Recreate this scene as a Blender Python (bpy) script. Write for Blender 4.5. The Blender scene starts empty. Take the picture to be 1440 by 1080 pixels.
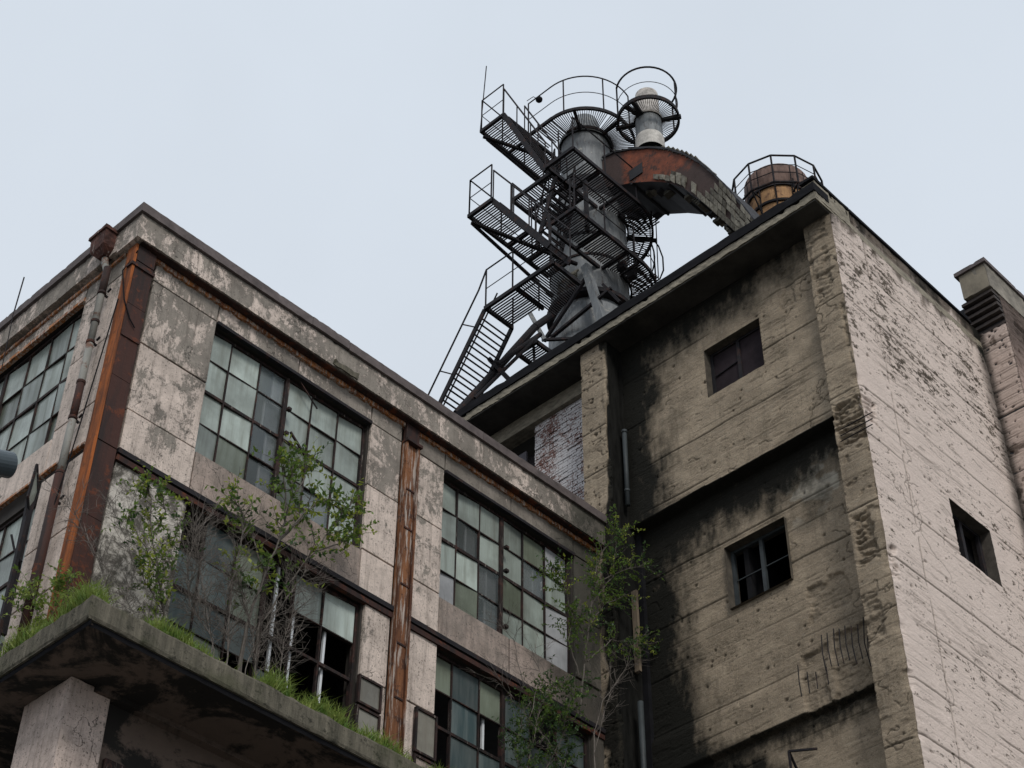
import bpy, bmesh, math, random
import numpy as np
from mathutils import Vector, Matrix
random.seed(7); np.random.seed(7)
R = math.radians
S = bpy.context.scene
C = S.collection

# ------------------------------------------------------------------ camera
F_PX = 2473.4
PIT, YAW, ROL = R(42.3687), R(44.0846), R(0.47)
CAM = Vector((0, 0, 1.6))
_cy, _sy, _cp, _sp = math.cos(YAW), math.sin(YAW), math.cos(PIT), math.sin(PIT)
FWD = Vector((_cy*_cp, _sy*_cp, _sp)); _rt = Vector((_sy, -_cy, 0)); _up = _rt.cross(FWD)
RGT = math.cos(ROL)*_rt + math.sin(ROL)*_up
UPV = -math.sin(ROL)*_rt + math.cos(ROL)*_up
cam = bpy.data.cameras.new('camera'); camo = bpy.data.objects.new('camera', cam); C.objects.link(camo)
cam.sensor_width = 36; cam.lens = F_PX/1440*36; cam.clip_start = 0.1; cam.clip_end = 3000
M = Matrix((RGT, UPV, -FWD)).transposed().to_4x4(); M.translation = CAM
camo.matrix_world = M
S.camera = camo

# ------------------------------------------------------------------ sky, sun, exposure
SUN_EL, SUN_AZ = R(40), R(240)      # azimuth of the sun, counted from +X
w = bpy.data.worlds.new('World'); S.world = w; w.use_nodes = True
nt = w.node_tree; nt.nodes.clear()
out = nt.nodes.new('ShaderNodeOutputWorld'); bg = nt.nodes.new('ShaderNodeBackground')
sky = nt.nodes.new('ShaderNodeTexSky'); sky.sky_type = 'NISHITA'; sky.sun_disc = False
sky.sun_elevation = SUN_EL; sky.sun_rotation = R(90)-SUN_AZ
sky.air_density = 1.0; sky.dust_density = 4.0; sky.ozone_density = 1.0
tc = nt.nodes.new('ShaderNodeTexCoord'); sep = nt.nodes.new('ShaderNodeSeparateXYZ')
nt.links.new(tc.outputs['Generated'], sep.inputs[0])
cr = nt.nodes.new('ShaderNodeValToRGB')
cr.color_ramp.elements[0].position = 0.0; cr.color_ramp.elements[0].color = (6.3, 6.8, 7.4, 1)
cr.color_ramp.elements[1].position = 1.0; cr.color_ramp.elements[1].color = (6.5, 7.2, 8.05, 1)
e = cr.color_ramp.elements.new(0.5); e.color = (6.75, 7.3, 8.0, 1)
nt.links.new(sep.outputs['Z'], cr.inputs[0])
cn = nt.nodes.new('ShaderNodeTexNoise'); cn.inputs['Scale'].default_value = 2.6; cn.inputs['Detail'].default_value = 5
nt.links.new(tc.outputs['Generated'], cn.inputs['Vector'])
cm = nt.nodes.new('ShaderNodeMapRange'); cm.inputs['To Min'].default_value = 0.88; cm.inputs['To Max'].default_value = 1.12
nt.links.new(cn.outputs['Fac'], cm.inputs['Value'])
vm = nt.nodes.new('ShaderNodeVectorMath'); vm.operation = 'SCALE'
nt.links.new(cr.outputs[0], vm.inputs[0]); nt.links.new(cm.outputs[0], vm.inputs['Scale'])
mx = nt.nodes.new('ShaderNodeMix'); mx.data_type = 'RGBA'; mx.inputs[0].default_value = 0.96
nt.links.new(sky.outputs[0], mx.inputs[6]); nt.links.new(vm.outputs[0], mx.inputs[7])
nt.links.new(mx.outputs[2], bg.inputs['Color']); bg.inputs['Strength'].default_value = 0.087
nt.links.new(bg.outputs[0], out.inputs[0])
sl = bpy.data.lights.new('sun', 'SUN'); sl.energy = 1.5; sl.angle = R(16); sl.color = (1, .96, .9)
so = bpy.data.objects.new('sun', sl); C.objects.link(so)
sd = Vector((math.cos(SUN_EL)*math.cos(SUN_AZ), math.cos(SUN_EL)*math.sin(SUN_AZ), math.sin(SUN_EL)))
so.rotation_euler = sd.to_track_quat('Z', 'Y').to_euler()
S.view_settings.view_transform = 'Standard'; S.view_settings.look = 'None'
S.view_settings.exposure = 0.27; S.view_settings.gamma = 1.0; S.view_settings.use_curve_mapping = False

# ------------------------------------------------------------------ helpers
def hit(px, py, axis, val):
    """point of a real plane (x, y or z = val) where a feature measured in the photograph lies"""
    d = FWD*F_PX + RGT*(px-720) - UPV*(py-540)
    return CAM + d*((val-CAM[axis])/d[axis])

class MB:
    def __init__(s): s.v = []; s.f = []
    def quad(s, a, b, c, d):
        n = len(s.v); s.v += [tuple(a), tuple(b), tuple(c), tuple(d)]; s.f.append((n, n+1, n+2, n+3)); return s
    def tri(s, a, b, c):
        n = len(s.v); s.v += [tuple(a), tuple(b), tuple(c)]; s.f.append((n, n+1, n+2)); return s
    def box(s, x0, x1, y0, y1, z0, z1):
        n = len(s.v)
        s.v += [(x0,y0,z0),(x1,y0,z0),(x1,y1,z0),(x0,y1,z0),(x0,y0,z1),(x1,y0,z1),(x1,y1,z1),(x0,y1,z1)]
        s.f += [tuple(n+i for i in q) for q in ((0,3,2,1),(4,5,6,7),(0,1,5,4),(1,2,6,5),(2,3,7,6),(3,0,4,7))]
        return s
    def bar(s, p, q, w, h=None, up=(0,0,1)):
        p = Vector(p); q = Vector(q); h = h or w; d = (q-p).normalized(); up = Vector(up)
        if abs(d.dot(up)) > .98: up = Vector((1,0,0))
        a = d.cross(up).normalized(); b = a.cross(d).normalized(); a *= w/2; b *= h/2; n = len(s.v)
        for o in (p, q):
            for sa, sb in ((-1,-1),(1,-1),(1,1),(-1,1)): s.v.append(tuple(o+a*sa+b*sb))
        s.f += [tuple(n+i for i in t) for t in ((0,1,2,3),(7,6,5,4),(0,4,5,1),(1,5,6,2),(2,6,7,3),(3,7,4,0))]
        return s
    def tube(s, pts, r, n=8, r2=None, cap=True):
        pts = [Vector(p) for p in pts]; m = len(pts); base = len(s.v)
        for i, p in enumerate(pts):
            d = (pts[min(i+1, m-1)]-pts[max(i-1, 0)]).normalized()
            up = Vector((0,0,1)) if abs(d.z) < .95 else Vector((1,0,0))
            a = d.cross(up).normalized(); b = a.cross(d)
            rr = r if r2 is None else r+(r2-r)*i/(m-1)
            for k in range(n):
                t = 2*math.pi*k/n; s.v.append(tuple(p+(a*math.cos(t)+b*math.sin(t))*rr))
        for i in range(m-1):
            for k in range(n):
                k2 = (k+1) % n
                s.f.append((base+i*n+k, base+i*n+k2, base+(i+1)*n+k2, base+(i+1)*n+k))
        if cap:
            s.f.append(tuple(base+k for k in range(n))[::-1]); s.f.append(tuple(base+(m-1)*n+k for k in range(n)))
        return s
    def lathe(s, c, prof, n=40, a0=0, a1=2*math.pi, closed=True):
        base = len(s.v); c = Vector(c); cols = n if closed else n+1
        for r_, z_ in prof:
            for k in range(cols):
                t = a0+(a1-a0)*k/n; s.v.append((c.x+r_*math.cos(t), c.y+r_*math.sin(t), c.z+z_))
        for i in range(len(prof)-1):
            for k in range(n):
                k2 = (k+1) % cols
                s.f.append((base+i*cols+k, base+i*cols+k2, base+(i+1)*cols+k2, base+(i+1)*cols+k))
        return s
    def build(s, name, mat, parent=None, bevel=0, smooth=False, jag=0, jseed=1):
        me = bpy.data.meshes.new(name); me.from_pydata(s.v, [], s.f); me.update()
        if bevel or jag:
            bm = bmesh.new(); bm.from_mesh(me)
            if bevel: bmesh.ops.bevel(bm, geom=bm.edges[:], offset=bevel, segments=1, affect='EDGES')
            if jag:
                bmesh.ops.subdivide_edges(bm, edges=[ed for ed in bm.edges if ed.calc_length() > .25], cuts=5, use_grid_fill=True)
                rr = random.Random(jseed)
                for v in bm.verts: v.co += Vector((rr.uniform(-1,1), rr.uniform(-1,1), rr.uniform(-1,1)))*jag
            bm.to_mesh(me); bm.free()
        if smooth: me.polygons.foreach_set('use_smooth', [True]*len(me.polygons))
        me.materials.append(mat)
        return link(me, name, parent)

def link(me, name, parent=None):
    o = bpy.data.objects.new(name, me); C.objects.link(o)
    if parent is not None:
        o.parent = parent
        wl = parent['_w'] if '_w' in parent else (0,0,0)
        o.location = (-wl[0], -wl[1], -wl[2])
        o['_w'] = (0.0, 0.0, 0.0)
    return o

def thing(name, loc, label, cat, group=None):
    o = bpy.data.objects.new(name, None); C.objects.link(o); o.location = loc; o['_w'] = tuple(map(float, loc))
    o.empty_display_size = .3; o['label'] = label; o['category'] = cat
    if group: o['group'] = group
    return o
def tag(o, label, cat, group=None, kind=None):
    o['label'] = label; o['category'] = cat
    if group: o['group'] = group
    if kind: o['kind'] = kind
    return o
def stuff(o): o['kind'] = 'stuff'; return o

# ---- value noise on arrays
def _h(ix, iy, seed):
    n = (ix.astype(np.int64)*374761393 + iy.astype(np.int64)*668265263 + seed*1442695041) & 0xffffffff
    n = ((n ^ (n >> 13))*1274126177) & 0xffffffff
    return ((n ^ (n >> 16)) & 0xffff)/65535.0
def vn(x, y, seed=0):
    ix = np.floor(x); iy = np.floor(y); fx = x-ix; fy = y-iy
    fx = fx*fx*(3-2*fx); fy = fy*fy*(3-2*fy)
    a = _h(ix, iy, seed); b = _h(ix+1, iy, seed); c = _h(ix, iy+1, seed); d = _h(ix+1, iy+1, seed)
    return (a*(1-fx)+b*fx)*(1-fy)+(c*(1-fx)+d*fx)*fy
def fbm(x, y, seed=0, o=4):
    s = 0; a = .5; t = 0
    for i in range(o): s = s+a*vn(x*2**i, y*2**i, seed+i*17); t += a; a *= .5
    return s/t
def sm(a, b, x):
    t = np.clip((x-a)/(b-a), 0, 1); return t*t*(3-2*t)

# ------------------------------------------------------------------ materials
class NB:
    def __init__(s, name, rough=.85, spec=.3, metal=0.0):
        s.m = bpy.data.materials.new(name); s.m.use_nodes = True; s.t = s.m.node_tree; s.t.nodes.clear()
        s.o = s.t.nodes.new('ShaderNodeOutputMaterial'); s.p = s.t.nodes.new('ShaderNodeBsdfPrincipled')
        s.t.links.new(s.p.outputs[0], s.o.inputs[0])
        s.p.inputs['Roughness'].default_value = rough; s.p.inputs['Specular IOR Level'].default_value = spec
        s.p.inputs['Metallic'].default_value = metal
        g = s.t.nodes.new('ShaderNodeNewGeometry'); s.pos = g.outputs['Position']
        oi = s.t.nodes.new('ShaderNodeObjectInfo'); s.rnd = oi.outputs['Random']
    def L(s, a, b): s.t.links.new(a, b)
    def set(s, inp, v):
        if hasattr(v, 'links') or hasattr(v, 'is_linked'): s.L(v, inp)
        elif isinstance(v, (tuple, list)) and len(v) == 3 and inp.type == 'RGBA': inp.default_value = (*v, 1)
        else: inp.default_value = v
    def noise(s, scale=1, detail=6, rough=.6, st=(1,1,1), off=(0,0,0), dist=0, rand=False):
        mp = s.t.nodes.new('ShaderNodeMapping'); s.L(s.pos, mp.inputs[0]); mp.inputs['Scale'].default_value = st; mp.inputs['Location'].default_value = off
        n = s.t.nodes.new('ShaderNodeTexNoise'); n.inputs['Scale'].default_value = scale; n.inputs['Detail'].default_value = detail
        n.inputs['Roughness'].default_value = rough; n.inputs['Distortion'].default_value = dist
        s.L(mp.outputs[0], n.inputs['Vector'])
        if rand:
            n.noise_dimensions = '4D'; s.L(s.math('MULTIPLY', s.rnd, 40.0), n.inputs['W'])
        return n.outputs['Fac']
    def vor(s, scale=5, st=(1,1,1), feature='F1'):
        mp = s.t.nodes.new('ShaderNodeMapping'); s.L(s.pos, mp.inputs[0]); mp.inputs['Scale'].default_value = st
        n = s.t.nodes.new('ShaderNodeTexVoronoi'); n.feature = feature; n.inputs['Scale'].default_value = scale
        s.L(mp.outputs[0], n.inputs['Vector']); return n.outputs['Distance']
    def math(s, op, a, b=0.0, c=0.0):
        n = s.t.nodes.new('ShaderNodeMath'); n.operation = op
        s.set(n.inputs[0], a); s.set(n.inputs[1], b); s.set(n.inputs[2], c); return n.outputs[0]
    def rng(s, x, a, b, c=0.0, d=1.0):
        n = s.t.nodes.new('ShaderNodeMapRange'); s.L(x, n.inputs[0])
        for i, v in enumerate((a, b, c, d)): s.set(n.inputs[i+1], v)
        return n.outputs[0]
    def mix(s, f, a, b, mode='MIX'):
        n = s.t.nodes.new('ShaderNodeMix'); n.data_type = 'RGBA'; n.blend_type = mode
        s.set(n.inputs[0], f); s.set(n.inputs[6], a); s.set(n.inputs[7], b); return n.outputs[2]
    def attr(s, name):
        n = s.t.nodes.new('ShaderNodeAttribute'); n.attribute_name = name; return n.outputs['Fac']
    def axis(s, i):
        n = s.t.nodes.new('ShaderNodeSeparateXYZ'); s.L(s.pos, n.inputs[0]); return n.outputs[i]
    def col(s, c): s.set(s.p.inputs['Base Color'], c); return s
    def bump(s, h, strength=.5, dist=.01):
        n = s.t.nodes.new('ShaderNodeBump'); n.inputs['Strength'].default_value = strength; n.inputs['Distance'].default_value = dist
        s.L(h, n.inputs['Height']); s.L(n.outputs[0], s.p.inputs['Normal']); return s

def mat_stucco(name, paint=.5, grey=(.222,.197,.170), pink=(.63,.53,.465), sharp=.012, mold=True, rand=True):
    b = NB(name)
    n1 = b.noise(1.5, 12, .82, st=(1,1,.75), rand=rand, dist=.6)
    n2 = b.noise(5, 10, .8, st=(1,1,.5), rand=rand); n3 = b.noise(17, 6, .8, st=(1,1,.45))
    z = b.axis(2); x = b.axis(0)
    k = b.math('ADD', b.math('MULTIPLY', n1, .55), b.math('ADD', b.math('MULTIPLY', n2, .27), b.math('MULTIPLY', n3, .18)))
    thr = b.math('ADD', b.math('MULTIPLY', b.math('SUBTRACT', b.rnd, .5), .07 if rand else 0.0), .5+(.5-paint)*.35)
    thr = b.math('ADD', thr, b.rng(z, 16.0, 20.4, -.030, .055))
    mask = b.rng(b.math('SUBTRACT', k, thr), -sharp, sharp)
    mask = b.math('MULTIPLY', mask, b.rng(b.noise(34, 5, .75), .36, .41))
    g = b.mix(b.rng(b.noise(1.8, 10, .75), .35, .65), tuple(c*.66 for c in grey), tuple(c*1.32 for c in grey))
    p = b.mix(b.rng(b.noise(3, 9, .75, off=(3,1,7)), .35, .65), tuple(c*.72 for c in pink), tuple(c*1.10 for c in pink))
    c = b.mix(mask, g, p)
    st = b.noise(1.0, 6, .75, st=(10,10,.5)); c = b.mix(b.math('MULTIPLY', b.rng(st, .50, .72), .62), c, (.075,.062,.05))
    dz = b.noise(.8, 8, .7, off=(2,8,1)); c = b.mix(b.math('MULTIPLY', b.rng(dz, .52, .70), .35), c, (.10,.085,.068))
    sp = b.noise(26, 3, .65, off=(9,2,4)); c = b.mix(b.math('MULTIPLY', b.rng(sp, .61, .66), .7), c, (.05,.042,.036))
    ck = b.t.nodes.new('ShaderNodeTexVoronoi'); ck.feature = 'DISTANCE_TO_EDGE'; ck.inputs['Scale'].default_value = 1.1
    wv = b.t.nodes.new('ShaderNodeVectorMath'); wv.operation = 'ADD'; nn = b.t.nodes.new('ShaderNodeTexNoise'); nn.inputs['Scale'].default_value = 2.5; nn.inputs['Detail'].default_value = 6
    b.L(b.pos, nn.inputs['Vector']); b.L(b.pos, wv.inputs[0]); b.L(nn.outputs['Color'], wv.inputs[1]); b.L(wv.outputs[0], ck.inputs['Vector'])
    cm2 = b.math('MULTIPLY', b.rng(ck.outputs['Distance'], .010, .004), b.rng(b.noise(.9, 3, .5, off=(6,6,6)), .52, .58)); c = b.mix(b.math('MULTIPLY', cm2, .8), c, (.04,.035,.03))
    if mold:
        mn = b.math('ADD', b.rng(x, 16.6, 18.5, -.45, .95), b.math('SUBTRACT', b.noise(1.3, 8, .7), .5))
        c = b.mix(b.math('MULTIPLY', b.rng(mn, 0, .6), .85), c, (.034,.034,.026))
    b.col(c); b.bump(b.math('ADD', b.math('MULTIPLY', mask, .45), b.math('ADD', b.noise(40, 5, .75), b.math('MULTIPLY', cm2, -.6))), .6, .012)
    return b.m
def mat_rust(name, c0, c1, c2, st=(6,6,.5), scale=1.5, white=0.0, thr=(.42,.58), wt=(.60,.64)):
    b = NB(name, rough=.8, spec=.25)
    n = b.noise(scale, 8, .7, st=st, rand=False); n2 = b.noise(5, 6, .7)
    c = b.mix(b.rng(n, *thr), c0, c1); c = b.mix(b.math('MULTIPLY', b.rng(n2, .55, .62), .8), c, c2)
    if white:
        n3 = b.noise(2.2, 7, .75, st=(10,10,.7), off=(5,5,5)); c = b.mix(b.math('MULTIPLY', b.rng(n3, *wt), white), c, (.42,.37,.33))
    b.col(c); b.bump(n2, .7, .015); return b.m
def mat_plain(name, c, var=.25, rough=.8, spec=.3, metal=0, sc=3, st=(1,1,1), bump=.3):
    b = NB(name, rough, spec, metal)
    n = b.noise(sc, 7, .7, st=st)
    b.col(b.mix(b.rng(n, .3, .7), tuple(k*(1-var) for k in c), tuple(k*(1+var) for k in c)))
    b.bump(b.noise(sc*8, 4, .7), bump, .008); return b.m

def mat_concrete(name, base, paintc, paint, plus_dark=(.015,.0145,.012)):
    b = NB(name, .95, .12)
    cav = b.attr('cav'); stain_shade = b.attr('stain_shade'); pa = b.attr('paint')
    g = b.mix(b.rng(b.noise(1.1, 12, .8, st=(1,1,1.6)), .36, .64), tuple(k*.62 for k in base), tuple(k*1.30 for k in base))
    gv = b.noise(2.0, 8, .75, st=(3,3,.35), off=(1,7,3)); g = b.mix(b.math('MULTIPLY', b.rng(gv, .52, .68), .45), g, tuple(k*.38 for k in base))
    gs = b.noise(75, 2, .5); g = b.mix(b.math('MULTIPLY', b.rng(gs, .62, .66), .6), g, tuple(k*.22 for k in base))
    gl = b.noise(60, 3, .6, off=(5,5,5)); g = b.mix(b.math('MULTIPLY', b.rng(gl, .60, .66), .5), g, tuple(min(.6, k*1.75) for k in base))
    gr = b.noise(55, 4, .75); g = b.mix(b.math('MULTIPLY', b.rng(gr, .56, .68), .45), g, tuple(k*.35 for k in base))
    g2 = b.noise(9, 6, .7, st=(1,1,3.5), off=(4,4,2)); g = b.mix(b.math('MULTIPLY', b.rng(g2, .55, .66), .35), g, (.34,.31,.26))
    if paint:
        pc = b.mix(b.noise(2, 7, .7), tuple(k*.80 for k in paintc), tuple(k*1.1 for k in paintc))
        g = b.mix(pa, g, pc)
    g = b.mix(b.math('MULTIPLY', cav, .80), g, (.042,.035,.027))
    sn = b.math('ADD', b.math('MULTIPLY', b.math('SUBTRACT', b.noise(7, 10, .8, st=(1,1,.6)), .5), 1.3), b.math('MULTIPLY', b.math('SUBTRACT', b.noise(60, 4, .8), .5), .8))
    sf = b.math('ADD', stain_shade, b.math('MULTIPLY', sn, b.math('MULTIPLY', stain_shade, b.math('SUBTRACT', 1.35, stain_shade)))); g = b.mix(b.rng(sf, .0, .90), g, plus_dark)
    b.col(g); b.bump(b.math('ADD', gr, b.math('MULTIPLY', b.noise(14, 8, .8, st=(1,1,2)), 1.5)), .9, .016)
    return b.m

M_PANEL = mat_stucco('stucco_panel', .52)
M_PANEL2 = mat_stucco('stucco_panel_pale', .60)
M_FASCIA = mat_stucco('stucco_fascia', .60, rand=False)
M_BOARD = mat_stucco('plaster_stained', .60, grey=(.13,.12,.105), pink=(.42,.335,.29), sharp=.12)
_b = NB('mottled_plaster', .92, .15); _n = _b.noise(2.2, 12, .85, dist=.4); _n2 = _b.noise(14, 8, .8)
_c = _b.mix(_b.rng(_b.math('ADD', _n, _b.math('MULTIPLY', _n2, .25)), .56, .68), (.54,.50,.45), (.090,.082,.070)); _c = _b.mix(_b.rng(_n2, .58, .64), _c, (.06,.055,.045)); _b.col(_c); _b.bump(_n2, .8, .015); M_MOTTLE = _b.m
M_JOINT = mat_plain('joint_backing', (.035,.030,.026), .3)
M_COPING = mat_plain('lead_coping', (.10,.082,.080), .45, sc=4)
M_RUSTO = mat_rust('rust_orange', (.075,.028,.014), (.33,.095,.022), (.13,.045,.018), thr=(.40,.62))
M_RUSTD = mat_rust('rust_dark_plate', (.024,.016,.015), (.052,.022,.017), (.12,.034,.014), scale=1.0)
M_RUSTC = mat_rust('rust_channel', (.075,.030,.016), (.21,.088,.038), (.035,.016,.012), white=.85, wt=(.52,.60))
M_RUSTH = mat_rust('rust_hopper', (.050,.022,.018), (.095,.040,.030), (.03,.015,.013), st=(2,2,2), scale=3, white=.6, wt=(.58,.62))
M_RUSTA = mat_rust('rust_angle', (.18,.07,.035), (.44,.17,.05), (.045,.02,.016), st=(1,1,1), scale=5, white=.8, wt=(.50,.56))
M_STEEL = mat_rust('dark_steel', (.010,.010,.013), (.022,.018,.020), (.042,.022,.018), st=(2,2,2), scale=2, thr=(.4,.7))
M_BAR = mat_rust('window_bar', (.013,.011,.011), (.030,.017,.015), (.06,.028,.022), st=(3,3,1), scale=3, white=.45)
_b = NB('weathered_zinc', .6, .35); _n = _b.noise(2, 10, .8, st=(3,3,.5)); _n2 = _b.noise(6, 8, .8, off=(2,2,2))
_c = _b.mix(_b.rng(_n, .34, .66), (.10,.108,.115), (.235,.25,.26)); _c = _b.mix(_b.rng(_n2, .57, .64), _c, (.33,.32,.29)); _c = _b.mix(_b.rng(_b.noise(3, 9, .8, st=(2,2,.6), off=(8,1,1)), .55, .66), _c, (.055,.045,.042)); _b.col(_c); _b.bump(_n2, .4, .01); M_ZINC = _b.m
M_PIPEG = mat_rust('pipe_grey', (.20,.20,.185), (.25,.245,.225), (.12,.045,.022), st=(3,3,.8), scale=2)
M_PIPED = mat_plain('pipe_dark', (.035,.042,.045), .3, rough=.6, sc=5)
M_BLACK = mat_plain('tar_black', (.012,.012,.014), .3, rough=.9, spec=.08)
_b = NB('canopy_concrete', .92, .15); _n = _b.noise(2.2, 10, .75, st=(4,4,.5)); _n2 = _b.noise(9, 8, .8)
_c = _b.mix(_b.rng(_n, .35, .65), (.055,.052,.040), (.165,.148,.115)); _c = _b.mix(_b.rng(_n2, .54, .62), _c, (.035,.034,.026)); _c = _b.mix(_b.math('MULTIPLY', _b.rng(_b.noise(1.1, 6, .6), .5, .6), .5), _c, (.05,.055,.028)); _b.col(_c); _b.bump(_n2, .8, .02); M_CANOPY = _b.m
_b = NB('soffit_plaster', .9, .15); _n = _b.noise(.75, 9, .7, dist=.8); _n2 = _b.noise(3.5, 8, .75)
_c = _b.mix(_n2, (.17,.125,.10), (.10,.08,.068)); _c = _b.mix(_b.rng(_b.math('ADD', _n, _b.math('MULTIPLY', _n2, .3)), .60, .68), _c, (.026,.024,.022)); _b.col(_c); _b.bump(_n2, .6, .02); M_SOFFIT = _b.m
M_PILLAR = mat_stucco('pillar_plaster', .80, grey=(.22,.19,.16), pink=(.64,.52,.46), sharp=.2, mold=False, rand=False)
M_SLAB = mat_plain('slab_edge', (.22,.195,.15), .5, sc=5, st=(1,1,3))
M_WHITE = mat_plain('white_frame', (.62,.64,.66), .1, rough=.5, sc=3)
M_INT = mat_plain('dark_interior', (.03,.03,.033), .4)
M_GROUND = mat_plain('asphalt', (.12,.115,.105), .3, sc=1)
M_BARK = mat_plain('bark_grey', (.095,.082,.070), .35, sc=20)
M_TWIG = mat_plain('dead_twig', (.15,.13,.115), .3, sc=20)
_b = NB('duct_tile', .9, .15); _n = _b.noise(6, 8, .8); _c = _b.mix(_b.rng(_n, .35, .65), (.085,.078,.062), (.24,.225,.19)); _v = _b.t.nodes.new('ShaderNodeVectorMath'); _v.operation = 'SCALE'; _b.L(_c, _v.inputs[0]); _b.L(_b.rng(_b.rnd, 0, 1, .45, 1.2), _v.inputs['Scale']); _b.col(_v.outputs[0]); _b.bump(_n, .8, .015); M_TILE = _b.m
_b = NB('duct_rust', .8, .25); _n = _b.noise(1.3, 9, .75); _y = _b.axis(1); _z = _b.axis(2)
_m = _b.math('MULTIPLY', _b.rng(_y, 13.6, 14.6), _b.rng(_y, 17.3, 17.0)); _m = _b.math('MULTIPLY', _m, _b.rng(_b.math('ADD', _z, _b.math('MULTIPLY', _n, 2.2)), 32.6, 33.6))
_c = _b.mix(_n, (.035,.027,.026), (.085,.052,.045)); _c = _b.mix(_b.rng(_b.math('ADD', _m, _b.math('SUBTRACT', _n, .5)), .3, .7), _c, _b.mix(_b.rng(_b.noise(3, 9, .8), .36, .64), (.06,.028,.022), (.25,.072,.036)))
_c = _b.mix(_b.rng(_b.noise(3.2, 9, .8), .53, .60), _c, (.045,.03,.026)); _b.col(_c); _b.bump(_b.noise(9, 6, .7), .6, .015); M_DUCT = _b.m
M_DUCTD = mat_plain('duct_dark', (.028,.028,.032), .4)

def mat_leaf(name, a, b2):
    b = NB(name, .55, .35)
    b.col(b.mix(b.rng(b.noise(9, 2), .35, .65), a, b2))
    b.p.inputs['Transmission Weight'].default_value = 0.0
    t = b.t.nodes.new('ShaderNodeBsdfTranslucent'); mixs = b.t.nodes.new('ShaderNodeMixShader'); mixs.inputs[0].default_value = .3
    t.inputs[0].default_value = (*tuple(k*1.6 for k in b2), 1)
    b.L(b.p.outputs[0], mixs.inputs[1]); b.L(t.outputs[0], mixs.inputs[2]); b.L(mixs.outputs[0], b.o.inputs[0]); return b.m
M_LEAF = mat_leaf('leaf_green', (.060,.11,.024), (.12,.19,.035))
M_LEAFY = mat_leaf('leaf_yellow_green', (.13,.19,.03), (.27,.31,.05))
M_LEAFD = mat_leaf('leaf_dark', (.028,.060,.024), (.055,.105,.032))
M_GRASS = mat_leaf('grass_blade', (.085,.17,.025), (.24,.29,.07))

def mat_pane(name, c, dirt, rough=.22, alpha=1.0):
    b = NB(name, rough, .5)
    st = b.noise(1.2, 5, .65, st=(7,7,.6), rand=True); bl = b.noise(1.6, 4, .6, rand=True)
    cc = b.mix(b.rng(st, .42, .72), c, dirt); cc = b.mix(b.rng(bl, .42, .72, 0, .8), cc, tuple(k*.6 for k in dirt))
    h = b.rng(b.rnd, 0, 1, .55, 1.25)
    v = b.t.nodes.new('ShaderNodeVectorMath'); v.operation = 'SCALE'; b.L(cc, v.inputs[0]); b.L(h, v.inputs['Scale'])
    b.col(v.outputs[0]); b.set(b.p.inputs['Roughness'], b.rng(st, .4, .7, rough, rough+.35))
    if alpha < 1: b.p.inputs['Alpha'].default_value = alpha
    return b.m
M_FROST = mat_pane('glass_frosted', (.36,.415,.38), (.20,.22,.19))
M_MILK = mat_pane('glass_milky', (.46,.47,.49), (.36,.37,.38))
M_CLEAR = mat_pane('glass_dusty_clear', (.16,.19,.20), (.22,.25,.24), rough=.08, alpha=.42)
M_GREEN = mat_pane('glass_olive', (.165,.19,.15), (.10,.115,.08))
M_BEIGE = mat_pane('glass_beige', (.27,.26,.22), (.20,.18,.145))
M_DIRTY = mat_pane('glass_sooty', (.045,.07,.075), (.13,.155,.15), rough=.3)

# ------------------------------------------------------------------ ground
g = MB().quad((-1500,-1500,0),(1500,-1500,0),(1500,1500,0),(-1500,1500,0)).build('ground', M_GROUND)
g['kind'] = 'structure'

#==================================================================== FACTORY BUILDING
XC, YA = 8.72, 16.0
fb = thing('factory_building', (XC, YA, 0), 'low factory block with peeling grey and pink panels, rusty steel columns and large gridded windows', 'building')
Z0, Z1, Z2, ZL, ZB = 19.68, 18.45, 17.23, 16.50, 16.34     # panel rows, dark channel above the lower windows
ZF, ZC, ZT = 20.08, 20.55, 20.72
XE = 18.98
WIN = [(10.28, 13.35), (14.99, 18.05)]
BW0, BW1 = 17.15, 20.85

# structural wall behind the panels, openings left for the windows
core = MB()
def cells(us, zs, holes, emit):
    for i in range(len(us)-1):
        for j in range(len(zs)-1):
            uc = (us[i]+us[i+1])/2; zc = (zs[j]+zs[j+1])/2
            if any(a < uc < b and c < zc < d for a, b, c, d in holes): continue
            emit(us[i], us[i+1], zs[j], zs[j+1])
holesA = [(WIN[0][0], WIN[0][1], Z2, Z0-.03), (WIN[1][0], WIN[1][1], Z2, Z0-.03), (WIN[0][0], 13.5, 13.9, 16.36), (15.0, 18.4, 13.9, 16.33)]
cells([XC+.15, 10.28, 13.35, 13.5, 14.99, 15.0, 18.05, 18.4, 19.1], [12.9, 13.9, 16.33, 16.36, Z2, Z0-.03, 20.5], holesA,
      lambda a, b, c, d: core.box(a, b, YA+.06, YA+.30, c, d))
holesB = [(BW0, BW1, Z2-.1, Z0+.1), (17.1, 20.9, 13.9, 16.2)]
cells([YA+.301, 17.1, BW0, BW1, 20.9, 27], [12.9, 13.9, 16.2, Z2-.1, Z0+.1, 20.5], holesB,
      lambda a, b, c, d: core.box(XC+.06, XC+.30, a, b, c, d))
core.build('wall', M_JOINT, fb)
# dark rooms behind the windows
for z in (12.95, 16.75, 20.3): MB().box(XC+.31, 18.9, YA+.31, 27, z, z+.12).build('floor_slab', M_INT, fb)
MB().box(XC+.31, 18.9, YA+4.5, YA+4.6, 13.2, 20.3).build('inner_wall', M_INT, fb); MB().box(14.1, 14.25, YA+.31, YA+4.4, 13.1, 16.7).build('inner_wall', M_INT, fb)

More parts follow.
